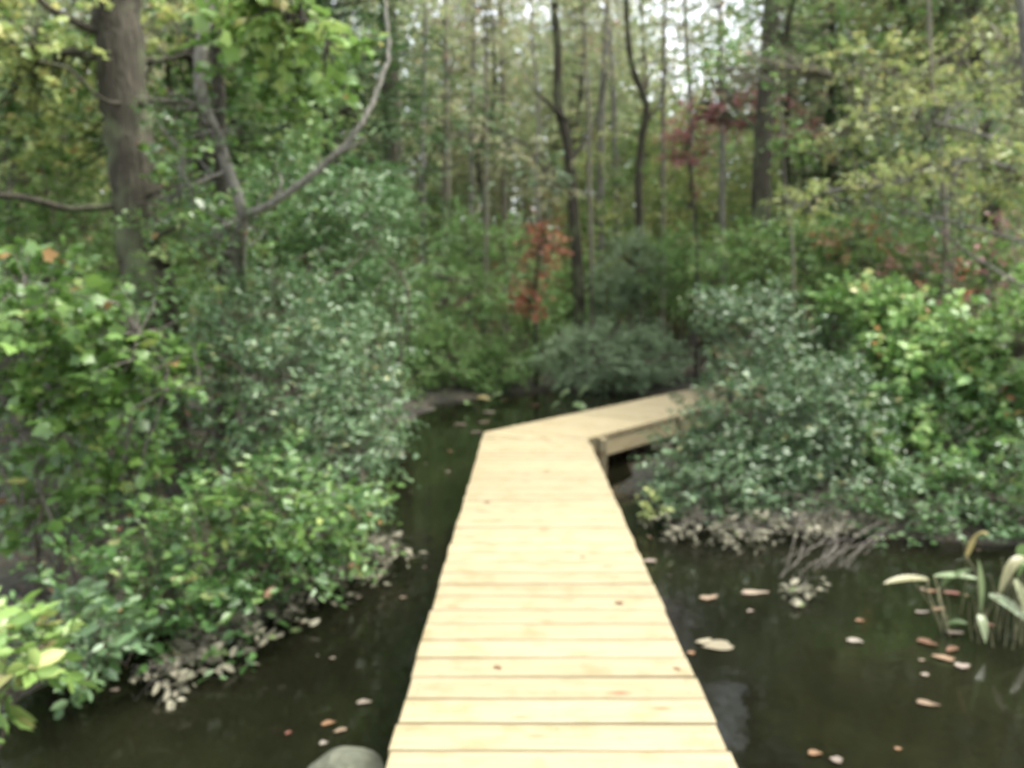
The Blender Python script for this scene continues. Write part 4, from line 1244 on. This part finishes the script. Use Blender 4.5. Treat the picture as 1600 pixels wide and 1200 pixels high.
# ------------------------------------------------------------ floating leaves, pads, stone
def floater(name, label, cat, u, v, length, width, tint, rz, mat='dead', curl=.12, group=None, z=.006):
    p = on(u, v, 0)
    n = 12
    V = [(0, 0, 0)]
    for ring, rr in ((1, .55), (2, 1.0)):
        for i in range(n):
            a = 2 * PI * i / n
            wob_ = 1 + .16 * math.sin(3 * a + u) + .13 * math.sin(5 * a + v)
            x = math.cos(a) * length * .43 * rr * wob_; y = math.sin(a) * width * .5 * rr * wob_
            if abs(math.sin(a)) < .1 and math.cos(a) > 0: x *= 1.18
            V.append((x, y, curl * width * (rr ** 2) * (.4 + .6 * abs(math.sin(a * 1.5 + u)))))
    F3 = [[0, 1 + i, 1 + (i + 1) % n] for i in range(n)]
    F4 = [[1 + i, 1 + n + i, 1 + n + (i + 1) % n, 1 + (i + 1) % n] for i in range(n)]
    me = mesh_np(name, np.array(V), [np.array(F3), np.array(F4)], M[mat], True, np.full(len(V), tint))
    o = obj(name, me)
    o.location = (p.x, p.y, z)
    o.rotation_euler = (0, 0, rz)
    return tag(o, label, cat, group)


FL = [
    (512, 1132, .085, .045, .30, .4, 'orange-brown leaf floating left of the deck, nearer of a touching pair'),
    (532, 1143, .08, .04, .55, .6, 'tan leaf floating left of the deck, right one of a touching pair'),
    (568, 1099, .10, .05, .72, .1, 'pinkish tan leaf floating close to the left deck edge'),
    (505, 1163, .05, .04, .8, .2, 'small whitish leaf floating just above the mossy stone'),
    (450, 1147, .04, .03, 1.0, .8, 'tiny red leaf floating left of the orange-brown pair'),
    (520, 1030, .04, .03, .7, .2, 'tiny pale leaf floating in the middle of the left channel'),
    (560, 935, .05, .04, .7, .6, 'small pale leaf floating below the silty left leaves'),
    (630, 935, .06, .035, .6, .3, 'small tan leaf floating left of the deck midway along'),
    (472, 975, .05, .04, .6, .1, 'small leaf floating under the left bank overhang'),
    (180, 1080, .06, .04, .7, .1, 'pinkish leaf floating behind the nearest yellow-green bush'),
    (620, 713, .24, .13, .6, .1, 'broad tan leaf floating beside the silvery left shrub'),
    (703, 706, .10, .06, .3, .1, 'orange-brown leaf floating in the far left channel'),
    (720, 664, .26, .12, .85, .1, 'white leaf floating left of the boardwalk corner'),
    (755, 661, .22, .11, .85, .1, 'white leaf floating behind the boardwalk corner'),
    (745, 676, .24, .10, .85, .1, 'white leaf touching the boardwalk corner'),
    (765, 645, .30, .18, .75, .1, 'large pale leaf floating beyond the boardwalk corner'),
    (790, 626, .12, .10, .2, .1, 'small orange leaf floating at the head of the creek'),
    (836, 634, .16, .14, 1.0, .1, 'pink leaf floating at the head of the creek'),
    (812, 592, .18, .14, .85, .1, 'pale leaf floating in the dark gap between far bank shrubs'),
    (700, 738, .08, .06, .7, .2, 'pale speck of leaf in the far left channel'),
    (1016, 878, .13, .09, .85, .2, 'whitish leaf floating against the right deck edge'),
    (1107, 936, .17, .09, .55, .4, 'curled tan leaf floating right of the deck below the silty leaves'),
    (1177, 928, .26, .09, .65, .1, 'long tan leaf floating below the silty right leaves'),
    (1172, 956, .06, .04, .85, .1, 'small white leaf floating below the long tan leaf'),
    (1343, 971, .07, .05, .3, .2, 'small orange-brown leaf floating in the middle of the right pool'),
    (1335, 1003, .12, .07, .78, -.3, 'pinkish white leaf floating in the middle of the right pool'),
    (1447, 1101, .13, .06, .5, -.4, 'tan oval leaf floating in the lower right pool'),
    (1272, 1179, .08, .05, .35, .1, 'orange-brown leaf floating near the bottom of the right pool'),
    (1307, 1190, .07, .06, .85, .2, 'white leaf floating at the bottom of the right pool'),
    (1403, 1172, .04, .03, .3, .2, 'tiny orange leaf among the sky reflections lower right'),
    (1080, 1022, .06, .05, .35, .2, 'small orange leaf touching the right deck edge near the lily pad'),
    (1445, 1056, .06, .045, .7, .2, 'small pale leaf floating under the red-brown leaf cluster'),
    (1440, 1033, .05, .03, .6, .2, 'tiny pale leaf left of the red-brown leaf cluster'),
    (1447, 1005, .15, .08, .05, -.9, 'red-brown leaf, upper one of the cluster in the right pool'),
    (1475, 1030, .15, .07, .45, -.5, 'red-brown leaf, middle one of the cluster in the right pool'),
    (1487, 1016, .13, .06, .1, .6, 'dark brown leaf lying across the cluster in the right pool'),
    (1503, 1043, .10, .08, .85, .1, 'whitish leaf, lowest of the cluster in the right pool'),
    (1455, 925, .10, .05, .35, .1, 'orange leaf floating by the yellowing lance leaves'),
    (1487, 928, .14, .07, 1.0, -.2, 'pink-brown leaf floating by the yellowing lance leaves'),
    (1465, 953, .12, .05, .4, .1, 'tan leaf floating among the lance-leaved stalks'),
    (1440, 958, .12, .05, .75, .1, 'pale pink leaf floating left of the lance-leaved stalks'),
    (1490, 990, .13, .06, .65, -.2, 'tan leaf floating at the foot of the lance-leaved stalks'),
    (1548, 978, .05, .04, 1.0, .1, 'small red leaf between the pale curled stalks'),
]
for (u, v, ln, wd, ti, rz, lab) in FL:
    floater('floating_leaf', lab, 'leaf', u, v, ln * .88, wd * .9, ti, rz)
M['pad'] = leaf_mat('old_lily_pad', [(0, (.17, .15, .09)), (.5, (.24, .21, .14)), (1, (.30, .27, .18))], .6, .05, .3)
floater('lily_pad', 'brownish notched lily pad floating right of the deck', 'lily pad', 1123, 1010, .19, .15, .4, .2, 'pad', .02)
floater('lily_pad', 'smaller brown pad leaf overlapping the left rim of the lily pad', 'lily pad', 1100, 1005, .12, .06, .8, .5, 'pad', .05, z=.012)
# cluster of pale leaves on a sunken twig
B_ = [(on(1230, 925).x, on(1230, 925).y, .05, .14, .09, .03), (on(1275, 930).x, on(1275, 930).y, .05, .13, .08, .03), (on(1250, 940).x, on(1250, 940).y, .04, .12, .08, .02)]
shrub('sunken_sprig', 'sprig of whitish silt-coated leaves lying on the right pool', 'sprig', on(1262, 935), B_, 12, 5, .07, M['silt'], T_OVAL, .10, 2, .004, leaf_parts=50, seed=401, twig_mat='twig_grey', min_z=-.06, flat=.8, droop=0)
B_ = [(on(1008, 712).x, on(1008, 712).y, .10, .20, .12, .05)]
shrub('pale_sprig', 'whitish leaves lying in the shade under the second run of the boardwalk', 'sprig', (B_[0][0], B_[0][1], .03), B_, 8, 5, .14, M['silt'], T_OVAL, .12, 2, .005, leaf_parts=40, seed=402, twig_mat='twig_grey', min_z=.0, flat=.8, droop=0)

# leaves lying on the deck, plus plank knots added as thin pieces
for (u, v, ln, ti, lab) in [(762, 785, .075, .3, 'small orange-brown leaf lying on the planks near the left deck edge'), (855, 737, .07, .15, 'small dark brown leaf lying on the planks before the bend'),
                            (848, 684, .07, .35, 'small brown leaf lying on the planks at the bend'), (968, 943, .06, .05, 'dark knot mark at a plank joint at the right, added as a thin piece'),
                            (778, 1044, .05, .02, 'dark knot mark on a plank in the near left, added as a thin piece'), (911, 871, .05, .4, 'tiny tan knot mark on the planks right of centre, added as a thin piece'),
                            (1058, 1046, .045, .35, 'tiny orange fragment lying at the right ends of the planks')]:
    o = floater('deck_leaf_knot', lab, 'leaf', u, v, ln, ln * .5, ti, u * .1)
    p = on(u, v, DECK)
    o.location = (p.x, p.y, DECK + .004)

# mossy round stone at the bottom left of the deck
bm = bmesh.new()
bmesh.ops.create_icosphere(bm, subdivisions=4, radius=1)
from mathutils import noise
for v in bm.verts:
    n_ = noise.noise(v.co * 1.6) * .10 + noise.noise(v.co * 5) * .03
    v.co *= 1 + n_
    v.co.x *= .18; v.co.y *= .19; v.co.z *= .13
me = bpy.data.meshes.new('round_stone'); bm.to_mesh(me); bm.free()
me.polygons.foreach_set('use_smooth', np.ones(len(me.polygons), dtype=bool))
me.materials.append(bark_mat('mossy_stone', (.06, .065, .045), (.15, .155, .11), 6, 1, (.12, .14, .05)))
p = on(541, 1222, .0)
o = obj('round_stone', me); o.location = (p.x, p.y, .0)
tag(o, 'mossy grey-green rounded stone breaking the water beside the near left deck edge', 'stone')


# fine debris gathered along the banks and sprinkled over the pool
r = np.random.default_rng(77)
P = []
for _ in range(60000):
    x, y = r.uniform(-4, 6), r.uniform(2.5, 18.5)
    d = gh(x, y)
    if d > -.002: continue
    near = math.exp(d / .035)
    if r.random() < .10 * near + .0035 and not (DX0 - .02 < x < DX1 + .02 and y < 9.6): P.append((x, y, .004))
    if len(P) > 900: break
P = np.array(P)
n = len(P)
dd = np.stack([np.cos(r.uniform(0, 6.3, n)), np.sin(r.uniform(0, 6.3, n)), r.normal(0, .1, n)], -1)
nn = np.tile([0, 0, 1.0], (n, 1)) + r.normal(0, .25, (n, 3))
tag(obj('floating_debris', leaf_mesh('floating_debris', P + [0, 0, .004], dd, nn, r.uniform(.012, .045, n), M['dead'], T_OVAL, r.random(n))), 'scattered specks of leaf and bark floating near the banks', 'debris', kind='stuff')
# leaf litter on the banks, shade under the bushes darkened into its colours
P = []
while len(P) < 9000:
    x, y = r.uniform(-6, 9), r.uniform(2.5, 26)
    d = gh(x, y)
    if d > .004: P.append((x, y, d + .01))
P = np.array(P); n = len(P)
dd = np.stack([np.cos(r.uniform(0, 6.3, n)), np.sin(r.uniform(0, 6.3, n)), r.normal(0, .25, n)], -1)
nn = np.tile([0, 0, 1.0], (n, 1)) + r.normal(0, .4, (n, 3))
M['litter'] = leaf_mat('shade_darkened_litter', [(0, (.02, .013, .008)), (.5, (.05, .032, .02)), (.85, (.10, .07, .045)), (1, (.12, .05, .025))], .55, .1, .4)
tag(obj('leaf_litter', leaf_mesh('leaf_litter', P, dd, nn, r.uniform(.04, .10, n), M['litter'], T_OVAL, r.random(n))), 'brown fallen leaves on the muddy banks, bush shade darkened into their colour', 'leaf litter', kind='stuff')

water_plant('browned clump of drooping strap leaves cut by the right edge of the pool', (1592, 1000),
            [((1585, 905), (1610, 985), .04, .05, .75, .15), ((1575, 880), (1640, 900), .05, .15, .3, .15), ((1600, 870), (1560, 930), .035, .1, .9, .2)], 'strap_leaved_plant',
            extra_stalks=[((1570, 1010), (1580, 880)), ((1580, 1015), (1592, 900)), ((1605, 1010), (1598, 890)), ((1562, 1000), (1548, 900))])
